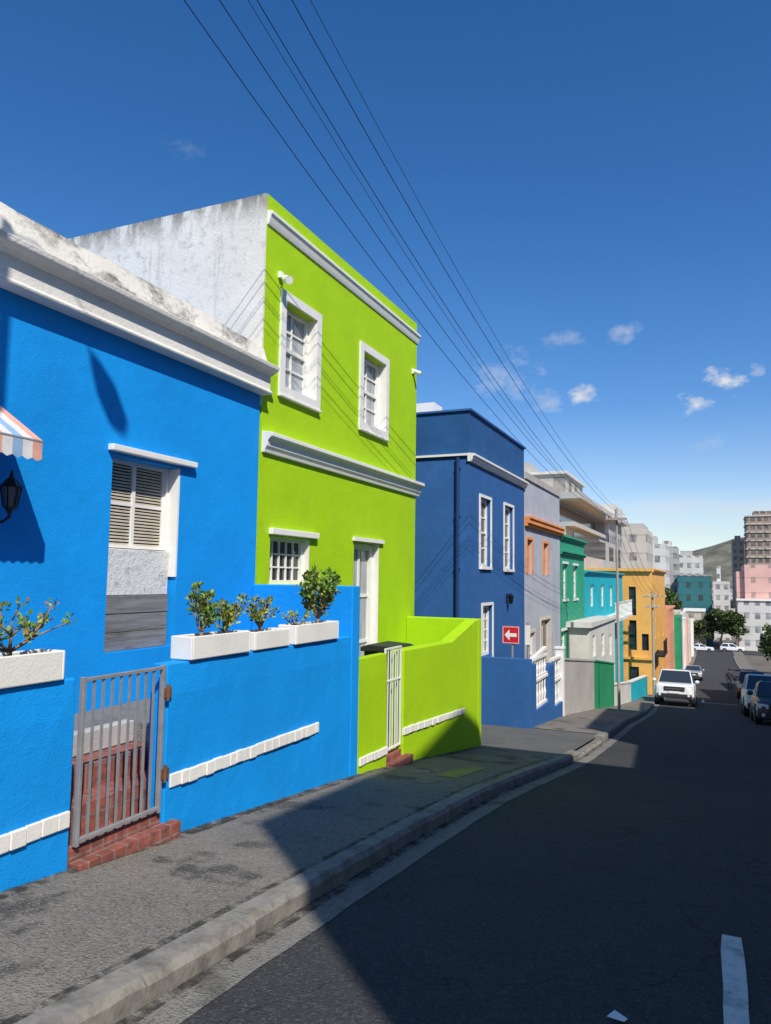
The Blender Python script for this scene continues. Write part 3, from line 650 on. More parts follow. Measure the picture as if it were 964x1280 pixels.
# TEAL HOUSE
H=T('house','bright teal house with white trim','house',(F,40,-6))
hs=[(34.5,35.6,-1.2,-.2),(38,39.2,-1.3,-.2),(41.5,42.7,-1.4,-.3),(34.5,35.6,-4.2,-3),(39,40,-5.8,-3.6)]
H.part('wall',shell(F,32.72,47.6,-7.5,.42,9,hs,.15),[M['teal']])
trims(H,F,32.75,47.6,[(.1,.3,.36),(.15,.363,.44)],'teal')
for h in hs: window(H,'x',F-.12,*h,2,2,fw=.08,mw=.04)
g=G();g.box(F,F+.9,36.3,44,-1.95,-1.8);
for i in range(34): g.box(F+.85,F+.88,36.35+i*.23,36.39+i*.23,-1.8,-1.1)
g.box(F+.83,F+.9,36.3,44,-1.1,-1.04);H.part('balcony',g,M['clean'])
# WHITE ANNEX
H=T('house','low off white annex with small dark windows','house',(-4.2,32,-5.2))
hs=[(29.2,30.0,-2.9,-2.1),(31.6,32.6,-3.1,-2.2),(34.2,35.0,-3.3,-2.4)]
H.part('wall',shell(-4.2,28.4,36.1,-6.4,-1.75,.82,hs,.12),[M['offwhite']])
g=G();g.prism([(28.2,-1.747),(36.3,-1.747),(36.3,-1.65),(28.2,-1.55)],'x',-5.03,-4.1);H.part('coping',g,M['offwhite'])
for h in hs: window(H,'x',-4.3,*h,2,1,fw=.06,mw=.04)
def lowwall(y0,y1,ta,tb,mat,lab,x=GX,post=None):
    W=T('garden_wall',lab,'garden wall',(x,(y0+y1)/2,gz((y0+y1)/2)))
    g=G();g.prism([(y0,gz(y0)-.6),(y1,gz(y1)-.6),(y1,tb),(y0,ta)],'x',x-.2,x);W.part('wall',g,M[mat],bevel=.01)
    g=G();g.prism([(y0-.02,ta+.003),(y1+.02,tb+.003),(y1+.02,tb+.06),(y0-.02,ta+.06)],'x',x-.23,x+.03);W.part('coping',g,M[post or mat])
lowwall(20.5,25.95,-2.15,-2.72,'concrete','pale grey rendered boundary wall')
lowwall(26.0,31.4,-2.72,-3.35,'greengate','green boundary wall with solid gates')
lowwall(31.5,38,-4.2,-4.9,'offwhite','low off white boundary wall')
lowwall(38.1,47.8,-4.9,-5.7,'teal','low bright teal boundary wall',GX,'clean')
# ORANGE HOUSE
X=-3.35
H=T('house','orange three storey house with tall dark windows','house',(X,54,-7.3))
hs=[(49.5,50.8,-3.6,-.8),(53,54.2,-3.7,-.9),(57,58.4,-3.9,-1.0),(50,51.2,-7,-5),(55,56.4,-7.3,-5.2)]
sh_=[(-4.72,-4.3,-2.1,-.35),(-4.72,-4.3,-4.2,-2.4),(-4.0,-3.6,-4.2,-3.2),(-4.72,-4.2,-6.4,-5.2)]
H.part('wall',shell(X,48,61,-9,.72,9,hs,.18,sh_),[M['orange']])
trims(H,X,48.0,61.05,[(.12,.55,.66),(.2,.663,.78)],'orange');onebox(H,'cornice',(X-5,X,47.8,48.02,.6,.78),'orange');onebox(H,'string_course',(X-5,X,47.85,48.0,-4.75,-4.6),'orange')
for h in hs: window(H,'x',X-.15,*h,2,3,fw=.08,mw=.05,fm='dark')
for h in sh_: window(H,'y',48.15,*h,2,3,fw=.05,mw=.04,fm='dark')
g=G();g.box(X,X+.6,48.5,52,-4.6,-4.48)
for i in range(15): g.box(X+.55,X+.58,48.52+i*.24,48.55+i*.24,-4.48,-3.7)
g.box(X+.54,X+.6,48.5,52,-3.7,-3.65);H.part('balcony',g,M['dark'])
# further houses down the street
cols=['cream','salmon','offwhite','greengate','cream','white','pink','offwhite','cream','grey','white']
y=61.05;rr=random.Random(11);i=0
tops=[-1.2,-2.3,-2.9,-3.9,-3.6,-4.9,-5.2,-4.6,-6,-6.5,-6.8]
offs=[-.45,-.1,-.7,-.05,-.5,-.2,0,-.6,-.1,-.4,0]
names=['cream','salmon pink','off white','green','cream','white','pink','off white','cream','grey','white']
while i<11:
    w=rr.uniform(6,10);top=tops[i];x=-3.35+offs[i];y1=y+w;zb=gz(y1)
    H=T('house','%s rendered terraced house with dark windows'%names[i],'house',(x,(y+y1)/2,zb))
    hs=[]
    for k in range(3):
        a=y+w*(k+.28)/3;hs.append((a,a+w*.13,top-2.2,top-.8))
        if top-zb>4.6: hs.append((a,a+w*.13,zb+.4,zb+2.3))
    H.part('wall',shell(x,y,y1-.02,zb-2,top,9,hs,.15),[M[cols[i]]])
    trims(H,x,y+.01,y1-.03,[(.08,top-.2,top-.12),(.13,top-.117,top+.03)],cols[i])
    for h in hs: window(H,'x',x-.12,*h,2,2,fw=.08,mw=.05)
    y=y1;i+=1
# =================================================================== terrace across the street (casts the street shadow)
def rhouse(y0,y1,top,mat,lab,x=4.3,gable=None):
    H=T('house',lab,'house',(x,(y0+y1)/2,gz((y0+y1)/2)));zb=gz(y1);g=G()
    hs=[];n=max(1,int((y1-y0)/2.6))
    for k in range(n):
        a=y0+(y1-y0)*(k+.3)/n
        z=zb+.9
        while z+1.5<top-.5: hs.append((a,a+.95,z,z+1.5));z+=2.9
    us=sorted(set([y0,y1]+[h[0] for h in hs]+[h[1] for h in hs]));zs=sorted(set([zb-1,top]+[h[2] for h in hs]+[h[3] for h in hs]))
    for a,b in zip(us,us[1:]):
        for e,f in zip(zs,zs[1:]):
            mu=(a+b)/2;mz=(e+f)/2
            if any(h[0]<mu<h[1] and h[2]<mz<h[3] for h in hs): continue
            g.quad((x,a,e),(x,b,e),(x,b,f),(x,a,f))
    g.quad((x,y0,zb-1),(x+9,y0,zb-1),(x+9,y0,top),(x,y0,top));g.quad((x,y1,zb-1),(x+9,y1,zb-1),(x+9,y1,top),(x,y1,top));g.quad((x+9,y0,zb-1),(x+9,y1,zb-1),(x+9,y1,top),(x+9,y0,top));g.quad((x,y0,top),(x+9,y0,top),(x+9,y1,top),(x,y1,top))
    H.part('wall',g,M[mat])
    if gable:
        g=G();g.prism(gable,'x',x+.002,x+.3);H.part('gable',g,M[mat])
    for h in hs:
        w=G();w.box(x-.02,x+.06,h[0],h[0]+.07,h[2],h[3]);w.box(x-.02,x+.06,h[1]-.07,h[1],h[2],h[3]);w.box(x-.02,x+.06,h[0]+.07,h[1]-.07,h[3]-.07,h[3]);w.box(x-.04,x+.06,h[0]+.07,h[1]-.07,h[2],h[2]+.07)
        w.box(x+.07,x+.09,h[0],h[1],h[2],h[3],1);H.part('window',w,[M['clean'],M['gl']])
rhouse(-2.7,4.15,9.26,'cream','tall cream three storey house across the street',4.3,[(1.2,9.262),(3.3,9.62),(4.1,9.262)])
rhouse(4.17,10.3,5.1,'pink','pink two storey house across the street')
rhouse(10.32,20,6.9,'grey','grey three storey house across the street')
rhouse(20.02,30,5.3,'salmon','salmon three storey house across the street')
rhouse(30.02,45,1.6,'white','white two storey house across the street')
rhouse(45.02,60,.4,'teal','teal two storey house across the street',5.0)
rhouse(60.02,75,-1.6,'cream','cream two storey house across the street',6.0)
# =================================================================== far buildings
def far(name,label,cat,x0,x1,y0,y1,zt,mat,parts=[]):
    H=T(name,label,cat,((x0+x1)/2,(y0+y1)/2,-18));g=G();g.box(x0,x1,y0,y1,-19,zt);H.part('wall',g,M[mat])
    for nm,bx,m in parts:
        if nm in('floor_slab','balcony_rail'):
            g=G()
            for b in bx: g.box(*b)
            H.part(nm,g,M[m])
        else:
            for b in bx: onebox(H,nm,b,m)
    return H
bal=[]
for z in (-5.4,-2.4,.6): bal+=[(-9.5,-7.9,52,70,z,z+.2),(-8.0,-7.9,52,70,z+.2,z+1.05)]
H=far('apartment_block','modern concrete apartment block with dark recessed balconies','apartment block',-24,-8.9,50,84,3.6,'concrete',[
 ('roof_slab',[(-24,-7.7,49,72,5.35,5.75),(-24,-8.2,72,84,5.9,6.3),(-24,-8.3,50,66,3.603,3.9)],'concrete'),
 ('penthouse',[(-24,-9.6,50.5,70,3.9,5.35),(-24,-8.9,70.1,84,3.603,5.9)],'greyfac'),
 ('upper_storey',[(-24,-9.3,52,60,5.753,7.4),(-24,-10.2,60.1,68,5.753,6.9)],'beigefac'),
 ('parapet',[(-24,-9.1,51.8,60.2,7.403,7.6),(-24,-10,60.2,68.2,6.903,7.1),(-24,-8.7,76,84,6.303,7.6)],'offwhite'),
 ('floor_slab',bal,'concrete'),
 ('recess',[(-8.897,-8.85,53,70,1.75,3.4),(-8.897,-8.85,53,70,-1.2,.5),(-8.897,-8.85,73,76,1.0,3.2),(-8.897,-8.85,78,82,1.0,3.2),(-8.897,-8.85,73,76,-2.0,0),(-8.897,-8.85,78,82,-2,0),(-9.597,-9.55,51,69,4.1,5.2)],'gl'),
 ('roof_plant',[(-15,-12,53,56,7.603,8.5),(-11.2,-10.2,62,64,7.103,8.0)],'concrete')])
far('apartment_block','beige apartment tower with shallow setbacks','apartment block',-14,-9.0,120,132,8.0,'beigefac',[('parapet',[(-14,-9.6,120.5,131,8.003,8.9)],'concrete')])
far('office_building','low white office building with window grid','office building',-14,-8.5,160,176,7.6,'whitefac',[('roof_plant',[(-12.5,-10.5,163,170,7.603,9.4)],'concrete')])
far('office_building','white office building with ribbon windows','office building',-12.5,-8.0,200,215,8.8,'greyfac',[('roof_plant',[(-11.5,-9.5,203,210,8.803,10.4)],'whitefac')])
far('office_building','pale office building with flat roof','office building',-9.3,-2.3,222,240,7.2,'whitefac',[('roof_plant',[(-8,-5,224,232,7.203,8.6)],'greyfac')])
far('warehouse','dark teal commercial building with flat roof','building',-7.6,-.1,190,204,1.3,'tealfac',[('parapet',[(-7.7,0,189.9,204,1.303,1.7)],'greyfac')])
far('office_building','low cream shop building at a junction','building',-6,-1.6,178,188,-6.5,'beigefac',[('parapet',[(-6.1,-1.5,177.8,188,-6.497,-6.1)],'clean')])
far('office_building','white mid rise office building','office building',.2,4.4,224,240,.2,'whitefac',[('roof_plant',[(1.2,2.2,226,230,.203,4.5)],'whitefac')])
far('tower_block','brown high rise tower block with balcony bands','tower block',11.9,26,300,318,24.2,'tower',[('floor_slab',[(11.6,26.3,299.7,318,z,z+.45) for z in range(-12,25,3)],'beigefac'),('roof_plant',[(14.5,23,303,312,24.5,26.2)],'tower')])
far('tower_block','slender tan tower block','tower block',7.4,11.8,320,332,16.8,'tanfac',[('roof_plant',[(8.6,10.6,322,328,16.803,18.3)],'tanfac')])
far('apartment_block','pale pink stepped apartment building','apartment block',6.5,18,180,200,3.9,'pinkfac',[('wing',[(4.9,6.497,181,198,-16,2.4)],'pinkfac')])
far('apartment_block','white low rise building with dark windows','apartment block',4.9,16,178.1,179.9,-3.9,'whitefac',[('roof_slab',[(4.7,16.2,177.8,179.9,-3.897,-3.5)],'clean')])
rr=random.Random(23)
for i in range(60):
    yy=rr.uniform(240,800);x=rr.uniform(-.11,.075)*yy
    if 9<x<28 and yy<340: continue
    w=rr.uniform(6,20);h=rr.uniform(4,15)*(yy/330)**.6;zt=-18+h
    far('office_building','distant pale city building with rows of windows','office building',x-w/2,x+w/2,yy,yy+rr.uniform(8,20),zt,rr.choice(['whitefac','greyfac','beigefac','tanfac','ochrefac','whitefac']),[('roof_plant',[(x-w*.2,x+w*.1,yy+1,yy+5,zt+.003,zt+rr.uniform(1,2.5))],'greyfac')])
# =================================================================== trees
def tree(label,x,y,zb,h,r,seed,n=2600,size=.32,ms=('treec','treea','treeb'),th=.4,name='tree'):
    rr=random.Random(seed);t=T(name,label,'tree',(x,y,zb));g=G();lf=G()
    zt=zb+h*th;pts=[(x,y,zb-.5),(x+rr.uniform(-.2,.2),y,zb+h*th*.5),(x+rr.uniform(-.3,.3),y,zt)];g.tube(pts,[h*.035,h*.028,h*.02],8)
    k=16;cl=[]
    for i in range(k):
        a=rr.uniform(0,6.28);q=r*.72*math.sqrt(rr.random());c=Vector((x+math.cos(a)*q,y+math.sin(a)*q,zb+h*(th+ (1-th)*rr.uniform(.1,.88))));cl.append(c)
        g.tube([pts[-1],(Vector(pts[-1])+c)/2+Vector((0,0,-.1)),c],[h*.013,h*.009,h*.004],5)
    for c in cl: leafcloud(lf,c,r*rr.uniform(.18,.42),n//k,size,rr,.75)
    t.part('trunk',g,M['bark']);t.part('crown',lf,[M[q] for q in ms],recalc=False)
tree('broad leafy street tree with dense dark crown',1.5,177,-14.5,8.4,3.8,1,4200,.42)
tree('leafy street tree beside the road junction',4.3,176,-14.5,8.0,3.1,2,3000,.4)
tree('round green street tree at the junction',-2.6,177,-14.5,6,2.3,3,2000,.38)
tree('olive green tree rising behind terraced houses',-6.2,108,-12,11.3,2.9,4,2600,.40,('treea','treec','treeb'),.55)
tree('olive green tree rising behind terraced houses',-9.2,122,-12.5,12,3.0,5,2000,.40,('treea','treec','treeb'),.55)
tree('dark tree overhanging the far pavement',7.2,92,-10.5,6.2,2.9,6,2600,.3)
tree('dark green tree beside parked cars',7.6,108,-11.6,6.6,3.0,8,2000,.35)
for i,(x,y,h) in enumerate([(-4,215,10),(2,250,10),(16,235,10),(-14,230,12),(-10,178,9)]): tree('distant street tree with rounded crown',x,y,gz(y)-.2,h,h*.42,20+i,900,.8)
# =================================================================== poles and wires
def pole(x,y,zt,lab,arms,rad=.11,lean=0):
    t=T('utility_pole',lab,'utility pole',(x,y,gz(y)));g=G();g.cyl((x,y,gz(y)-.4),(x+lean,y,zt),rad,rad*.75,10);t.part('pole_shaft',g,M['pole'],smooth=False)
    for z,w in arms:
        g=G();g.box(x+lean-w,x+lean+w,y-.16,y-.07,z-.04,z+.04);t.part('crossarm',g,M['pole'])
        for k in range(4):
            xx=x+lean-w*.9+1.8*w*k/3;g=G();g.cyl((xx,y-.115,z+.04),(xx,y-.115,z+.13),.022,.015,8);t.part('insulator',g,M['clean'])
    return t
pole(-2.95,26.3,2.45,'slim pale utility pole on the pavement',[(2.1,.34)],.05)
pole(-3.25,46.5,-.6,'timber utility pole before an orange house',[(-.9,.5),(-1.5,.4)],.08)
pole(-3.3,92,-3.8,'timber utility pole on the pavement',[(-4.3,.5)],.1)
pole(-4.75,-6.5,9.9,'tall timber utility pole in a front garden',[(9.5,.8)],.13)
wn=[(-4.40,5.14,5.36),(-4.14,5.33,5.42),(-3.91,5.46,5.45),(-3.84,5.51,5.46),(-3.55,5.66,5.49),(-3.40,5.76,5.51)]
WG='overhead wires along the street'
for i,(x0,y0,z0) in enumerate(wn):
    x1=-2.95-.30+.60*i/5;y1=26.2;z1=2.2-(.25 if i in(2,3) else 0)
    pts=[];k=26;ks=.0066
    for j in range(k+1):
        y=-6.5+(y1+6.5)*j/k;u=(y-y0)/(y1-y0);pts.append((x0+(x1-x0)*u,y,z0+(z1-z0)*u+ks*(y-y0)*(y-y1)))
    g=G();g.tube(pts,[.0036 if i in (2,5) else .0052]*len(pts),5);single('overhead_wire',g,M['black'],'thin black overhead wire strung between utility poles','wire',pts[0],WG)
for i in range(4):
    a=Vector((-2.95-.3+.2*i,26.2,2.25));b=Vector((-3.25-.4+.27*i,46.4,-.72));pts=[a.lerp(b,j/10)+Vector((0,0,-.5*4*(j/10)*(1-j/10))) for j in range(11)]
    g=G();g.tube(pts,[.007]*11,5);single('overhead_wire',g,M['black'],'thin black overhead wire strung between utility poles','wire',tuple(a),WG)
sl=T('street_lamp','steel street lamp with short arm at the kerb','street lamp',(-2.3,1.14,-1.6))
g=G();g.cyl((-2.3,1.14,-1.9),(-2.3,1.14,6.6),.055,.04,12);sl.part('pole_shaft',g,M['metal'])
g=G();g.tube([(-2.3,1.14,6.5),(-2.05,1.16,6.9),(-1.75,1.19,7.1),(-1.45,1.2,7.15)],[.012,.010,.009,.009],8);sl.part('arm',g,M['metal'])
g=G();g.tube([(-1.48,1.20,7.15),(-1.42,1.20,7.15),(-1.30,1.21,7.13),(-1.15,1.22,7.10),(-1.09,1.22,7.08)],[.03,.07,.13,.12,.05],12);sl.part('lamp_head',g,M['metal'])
# =================================================================== cars
def lerp(a,b,t): return a+(b-a)*t
def inset(q,k,off):
    q=[Vector(p) for p in q];c=sum(q,Vector())/4;n=(q[1]-q[0]).cross(q[3]-q[0]).normalized()
    if n.dot(c-Vector((0,0,.9)))<0:n=-n
    return [p.lerp(c,k)+n*off for p in q]
def build_car(paint,suv,label,loc,rotz=0,slope=0,group='cars parked along the street'):
    t=T('car',label,'car',(0,0,0),group)
    H=1.74 if suv else 1.44;belt=1.08 if suv else .92;hood=1.04 if suv else .82;w=.92 if suv else .87;r=.37 if suv else .31;gc=.34 if suv else .2
    st=[(-2.30,.70,gc+.10,hood-.22),(-2.25,.82,gc+.03,hood-.1),(-2.05,w-.02,gc,hood-.01),(-1.2,w,gc,hood+.05),(-.9,w,gc,belt),(1.2,w,gc,belt+.02),(1.95,w-.01,gc,belt+.02),(2.2,w-.05,gc+.05,belt-.02),(2.28,w-.12,gc+.15,belt-.15)]
    g=G();k=10
    for y,hw,zl,zh in st:
        zm=lerp(zl,zh,.5);g.v+=[(-hw*.9,y,zl),(-hw,y,zl+.1),(-hw*1.0,y,zm),(-hw*.97,y,zh-.08),(-hw*.86,y,zh),(hw*.86,y,zh),(hw*.97,y,zh-.08),(hw,y,zm),(hw,y,zl+.1),(hw*.9,y,zl)]
    for j in range(len(st)-1):
        for i in range(k): g.f.append((j*k+i,j*k+(i+1)%k,(j+1)*k+(i+1)%k,(j+1)*k+i));g.m.append(0)
    g.f+= [tuple(range(k)),tuple(range((len(st)-1)*k,len(st)*k))];g.m+=[0,0]
    yb=(-1.05,2.12) if suv else (-.95,1.75);yt=(-.25,1.75) if suv else (-.2,1.05)
    wb=w-.08;wt=w-.22
    P=[(-wb,yb[0],belt-.02),(wb,yb[0],belt-.02),(wb,yb[1],belt-.02),(-wb,yb[1],belt-.02),(-wt,yt[0],H-.05),(wt,yt[0],H-.05),(wt,yt[1],H-.05),(-wt,yt[1],H-.05)]
    g.hexa(P);g.hexa([(-wt,yt[0],H-.051),(wt,yt[0],H-.051),(wt,yt[1],H-.051),(-wt,yt[1],H-.051),(-wt+.1,yt[0]+.15,H),(wt-.1,yt[0]+.15,H),(wt-.1,yt[1]-.1,H),(-wt+.1,yt[1]-.1,H)])
    t.part('body',g,M[paint],bevel=.03,smooth=False)
    g=G();g.add(inset([P[0],P[1],P[5],P[4]],.07,.012),[(0,1,2,3)]);t.part('windscreen',g,M['gl'])
    g=G();g.add(inset([P[3],P[2],P[6],P[7]],.14,.012),[(0,1,2,3)]);t.part('rear_window',g,M['gl'])
    for s in (0,1):
        q=[P[0],P[3],P[7],P[4]] if s==0 else [P[1],P[2],P[6],P[5]];q=[Vector(p) for p in q]
        for a,b in ((.0,.47),(.5,1)):
            qq=[q[0].lerp(q[1],a),q[0].lerp(q[1],b),q[3].lerp(q[2],b),q[3].lerp(q[2],a)];g=G();g.add(inset(qq,.13,.012),[(0,1,2,3)]);t.part('side_window',g,M['gl'])
    for sx in (-1,1):
        for yy in (-1.42,1.42):
            g=G();g.cyl((sx*(w-.22),yy,r),(sx*(w+.004),yy,r),r+.07,n=20);t.part('wheel_arch',g,M['plasticblack'])
            g=G();g.cyl((sx*(w-.2),yy,r),(sx*(w+.02),yy,r),r,n=24);wh=t.part('wheel',g,M['tyre'],bevel=.02)
            g=G();g.cyl((sx*(w+.012),yy,r),(sx*(w+.03),yy,r),r*.62,n=18);t.part('rim',g,M['rim'],parent=wh)
        g=G();g.hexa([(sx*.50,-2.315,hood-.26),(sx*.80,-2.27,hood-.26),(sx*.84,-2.1,hood-.26),(sx*.50,-2.2,hood-.26),(sx*.50,-2.30,hood-.13),(sx*.82,-2.24,hood-.10),(sx*.86,-2.06,hood-.10),(sx*.50,-2.18,hood-.13)]);t.part('headlight',g,M['lamp'],bevel=.01)
        g=G();g.sphere((sx*(w+.1),-.8,belt+.09),.12,.85,.5,.7,12,8);t.part('wing_mirror',g,M[paint],smooth=True)
        g=G();g.box(sx*(w-.3),sx*(w-.12),2.2,2.30,belt-.3,belt-.1);t.part('tail_light',g,M['red'])
        g=G();g.cyl((sx*.66,-2.36,gc+.16),(sx*.66,-2.3,gc+.16),.06,n=10);t.part('fog_lamp',g,M['lamp'])
    g=G();g.box(-.48,.48,-2.325,-2.2,hood-.36,hood-.14);t.part('grille',g,M['plasticblack'],bevel=.02)
    g=G();g.box(-.40,.40,-2.345,-2.322,hood-.26,hood-.23);t.part('grille_bar',g,M['rim'])
    g=G();g.box(-.80,.80,-2.335,-2.1,gc+.03,gc+.22);t.part('bumper',g,M['plasticblack'],bevel=.03)
    g=G();g.box(-.25,.25,-2.35,-2.33,gc+.24,gc+.34);t.part('number_plate',g,M['clean'])
    t.o.location=loc;t.o.rotation_euler=(slope,0,rotz);return t
def dup(t,loc,label=None,rotz=None,paint=None):
    src=t.o;n=src.copy();C.objects.link(n);n.location=loc
    if rotz is not None:n.rotation_euler=(n.rotation_euler[0] if abs(rotz)<.1 or abs(rotz-math.pi)<.1 else 0,0,rotz)
    if label:n['label']=label
    def rec(a,b):
        for c in a.children:
            d=c.copy();C.objects.link(d);d.parent=b;
            if paint and c.name.split('.')[0] in('body','wing_mirror'):
                d.data=c.data.copy();d.data.materials[0]=M[paint]
            rec(c,d)
    rec(src,n);return n
RZ=lambda y:gz(y)-.118
slp=-math.atan(.115)
suv=build_car('carwhite',True,'white sport utility vehicle parked at the kerb facing uphill',(-1.83,41.6,RZ(41.6)),0,slp)
sed=build_car('cardark',False,'dark grey hatchback parked along the kerb',(2.08,29.6,RZ(29.6)),0,slp)
dup(suv,(2.0,36.2,RZ(36.2)),'white sport utility vehicle parked behind a dark hatchback',0,'carwhite')
dup(sed,(2.15,43.6,RZ(43.6)),'silver hatchback parked along the kerb',0,'carsilver')
dup(suv,(2.25,55,RZ(55)),'dark sport utility vehicle parked along the kerb',0,'cardark')
dup(sed,(-2.3,166,RZ(166)),'white hatchback crossing the junction sideways',math.pi/2,'carwhite')
dup(suv,(3.4,168,RZ(168)),'white sport utility vehicle crossing the junction sideways',math.pi/2,'carwhite')
dup(sed,(-2.0,84,RZ(84)),'silver hatchback parked at the kerb',0,'carsilver')
# =================================================================== person
def person(x,y):
    z=RZ(y);t=T('person','pedestrian in dark jacket and jeans crossing the road','person',(x,y,z))
    J={'pel':(0,0,.95,.15),'ches':(0,0,1.3,.17),'neck':(0,0,1.48,.06),'head':(0,-.02,1.62,.105),'sl':(-.19,0,1.4,.07),'el':(-.25,.06,1.13,.045),'wl':(-.26,-.08,.9,.035),'hl':(-.26,-.12,.82,.03),
       'sr':(.19,0,1.4,.07),'er':(.25,-.05,1.13,.045),'wr':(.26,.1,.92,.035),'hr':(.26,.12,.84,.03),'hpl':(-.1,0,.88,.1),'kl':(-.11,-.12,.5,.065),'al':(-.11,-.05,.1,.045),'tl':(-.11,-.2,.05,.04),
       'hpr':(.1,0,.88,.1),'kr':(.11,.05,.5,.065),'ar':(.11,.28,.12,.045),'tr':(.11,.16,.05,.04)}
    E=[('pel','ches'),('ches','neck'),('neck','head'),('ches','sl'),('sl','el'),('el','wl'),('wl','hl'),('ches','sr'),('sr','er'),('er','wr'),('wr','hr'),('pel','hpl'),('hpl','kl'),('kl','al'),('al','tl'),('pel','hpr'),('hpr','kr'),('kr','ar'),('ar','tr')]
    ks=list(J);me=bpy.data.meshes.new('body');me.from_pydata([J[k][:3] for k in ks],[(ks.index(a),ks.index(b)) for a,b in E],[]);o=bpy.data.objects.new('body',me);C.objects.link(o);o.parent=t.o
    md=o.modifiers.new('skin','SKIN');
    for i,k in enumerate(ks): me.skin_vertices[0].data[i].radius=(J[k][3],)*2;
    me.skin_vertices[0].data[0].use_root=True
    sb=o.modifiers.new('sub','SUBSURF');sb.levels=2;sb.render_levels=2
    m,nt,b=nt_new('person_clothing');tc=N(nt,'ShaderNodeTexCoord');sx=N(nt,'ShaderNodeSeparateXYZ');nt.links.new(tc.outputs['Object'],sx.inputs[0])
    def gt_(k):
        q=N(nt,'ShaderNodeMath');q.operation='GREATER_THAN';q.inputs[1].default_value=k;nt.links.new(sx.outputs[2],q.inputs[0]);return q.outputs[0]
    c=mixc(nt,gt_(.93),(.05,.07,.12),(.03,.03,.035));c=mixc(nt,gt_(1.5),c,(.3,.16,.1));nt.links.new(c,b.inputs['Base Color']);b.inputs['Roughness'].default_value=.9;me.materials.append(m)
    g=G();g.sphere((x,y+.01,z+1.68),.112,1,1,.8,10,8);t.part('hair',g,M['black'],smooth=True)
person(1.1,66)
# litter
g=G();g.add([(-.48,3.62,RZ(3.62)+.006),(-.40,3.58,RZ(3.6)+.02),(-.39,3.64,RZ(3.64)+.008),(-.45,3.67,RZ(3.67)+.02)],[(0,1,2,3)]);single('litter',g,M['clean'],'crumpled scrap of white paper on the asphalt','litter',(-.42,3.64,RZ(3.64)))
g=G();g.add([(-1.28,4.52,RZ(4.52)+.006),(-1.25,4.51,RZ(4.5)+.015),(-1.24,4.54,RZ(4.54)+.01)],[(0,1,2)]);single('litter',g,M['clean'],'tiny scrap of white paper on the asphalt','litter',(-1.25,4.53,RZ(4.53)))
# =================================================================== world
w=bpy.data.worlds.new('World');S.world=w;w.use_nodes=True;nt=w.node_tree;bg=nt.nodes['Background'];bg.inputs['Strength'].default_value=.10
sky=nt.nodes.new('ShaderNodeTexSky');sky.sky_type='NISHITA';sky.sun_disc=False;sky.sun_elevation=math.radians(45.5);sky.sun_rotation=math.radians(135.8);sky.altitude=100;sky.air_density=1.0;sky.dust_density=.35;sky.ozone_density=3.5
tc=nt.nodes.new('ShaderNodeTexCoord');dirv=tc.outputs['Generated']
sx=nt.nodes.new('ShaderNodeSeparateXYZ');nt.links.new(dirv,sx.inputs[0])
hs_=nt.nodes.new('ShaderNodeHueSaturation');hs_.inputs['Value'].default_value=1.38;nt.links.new(sky.outputs[0],hs_.inputs['Color']);nt.links.new(rng(nt,sx.outputs[2],.02,.22,1.0,1.30),hs_.inputs['Saturation']);nt.links.new(rng(nt,sx.outputs[2],.0,.3,.515,.506),hs_.inputs['Hue'])
def vmath(op,a,b):
    n=nt.nodes.new('ShaderNodeVectorMath');n.operation=op
    for i,q in ((0,a),(1,b)):
        if isinstance(q,tuple): n.inputs[i].default_value=q
        else: nt.links.new(q,n.inputs[i])
    return n
nA=noi(nt,vmath('MULTIPLY',dirv,(1,1,1.5)).outputs[0],30,10,.68)
blobs=[((-.151,.9596,.2372),.038,1.0,.95),((.0187,.9702,.2415),.05,1.25,1.0),((-.0133,.9757,.2187),.044,1.6,.95),((.055,.965,.25),.02,1.2,.6),((-.17,.93,.31),.06,2.4,.3),((-.10,.94,.31),.05,2.2,.4),((-.25,.93,.26),.10,1.5,.35),((-.19,.95,.23),.05,1.4,.35),((-.55,.66,.50),.06,2.5,.12),((-.0,.98,.17),.05,2.5,.2)]
acc=None
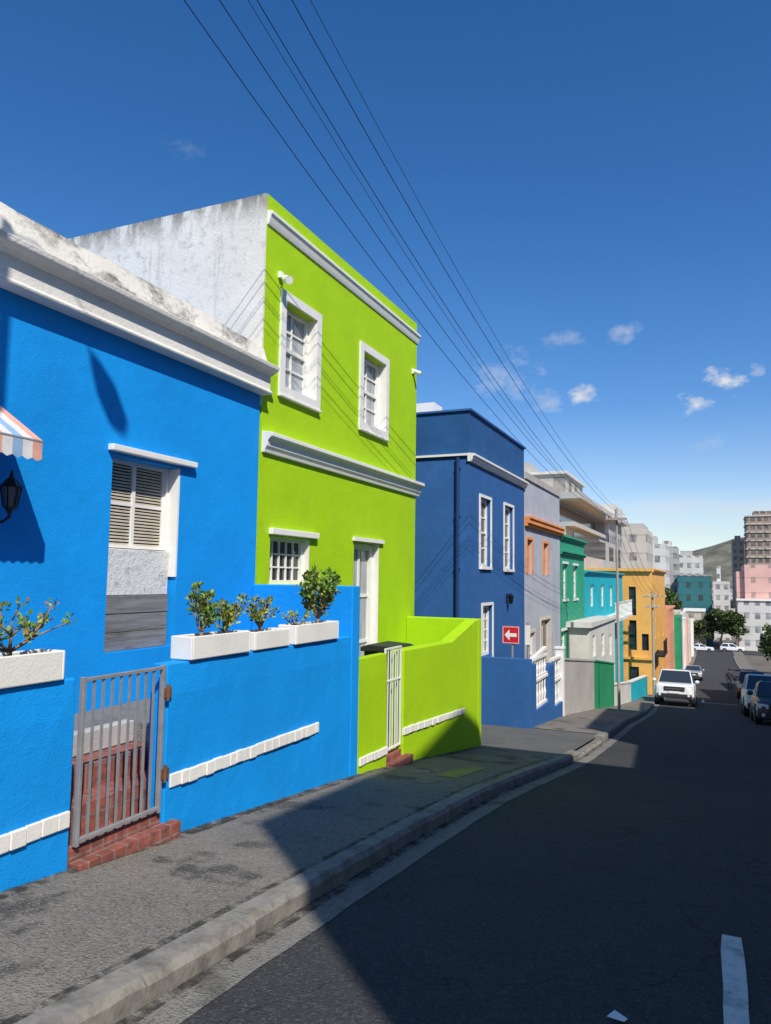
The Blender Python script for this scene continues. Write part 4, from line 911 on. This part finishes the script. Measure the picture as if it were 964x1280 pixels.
for c,r,sz,amp in blobs:
    d_=vmath('MULTIPLY',vmath('SUBTRACT',dirv,c).outputs[0],(1,1,sz));ln=nt.nodes.new('ShaderNodeVectorMath');ln.operation='LENGTH';nt.links.new(d_.outputs[0],ln.inputs[0])
    e=rng(nt,ln.outputs['Value'],0,r,.22,-.24);e=mul(nt,nA,e,'ADD');e=rng(nt,e,.52,.78,0,amp)
    acc=e if acc is None else mul(nt,acc,e,'MAXIMUM')
nB=noi(nt,vmath('MULTIPLY',dirv,(1,1,7)).outputs[0],5,6,.55)
hz=mul(nt,rng(nt,sx.outputs[2],.035,.075,0,1),rng(nt,sx.outputs[2],.115,.08,0,1));hx=rng(nt,sx.outputs[0],-.17,-.05,0,1)
st_=mul(nt,mul(nt,hz,hx),rng(nt,nB,.35,.6,0,.6))
acc=mul(nt,acc,st_,'MAXIMUM')
mx=nt.nodes.new('ShaderNodeMix');mx.data_type='RGBA';nt.links.new(acc,mx.inputs[0]);nt.links.new(hs_.outputs[0],mx.inputs[6]);mx.inputs[7].default_value=(7.4,7.6,8.0,1)
nt.links.new(mx.outputs[2],bg.inputs['Color'])
# sun
el=math.radians(45.5);az=math.radians(135.8);dv=Vector((math.sin(az)*math.cos(el),math.cos(az)*math.cos(el),math.sin(el)))
l=bpy.data.lights.new('sun','SUN');l.energy=4.95;l.angle=math.radians(.5);l.color=(1,.945,.85);lo=bpy.data.objects.new('sun',l);C.objects.link(lo);lo.rotation_euler=dv.to_track_quat('Z','Y').to_euler()
# camera
th=math.radians(5.07);ps=math.radians(23.8);ro=math.radians(.77)
fh=Vector((-math.sin(ps),math.cos(ps),0));r=Vector((math.cos(ps),math.sin(ps),0));fw=fh*math.cos(th)+Vector((0,0,math.sin(th)));up=-fh*math.sin(th)+Vector((0,0,math.cos(th)))
R=r*math.cos(ro)+up*math.sin(ro);U=-r*math.sin(ro)+up*math.cos(ro)
cd=bpy.data.cameras.new('camera');cam=bpy.data.objects.new('camera',cd);C.objects.link(cam);S.camera=cam
mt=Matrix((R,U,-fw)).transposed().to_4x4();cam.matrix_world=mt
cd.sensor_fit='HORIZONTAL';cd.sensor_width=36;cd.lens=36*925/964;cd.clip_start=.05;cd.clip_end=12000
S.view_settings.view_transform='Standard';S.view_settings.look='None';S.view_settings.exposure=0
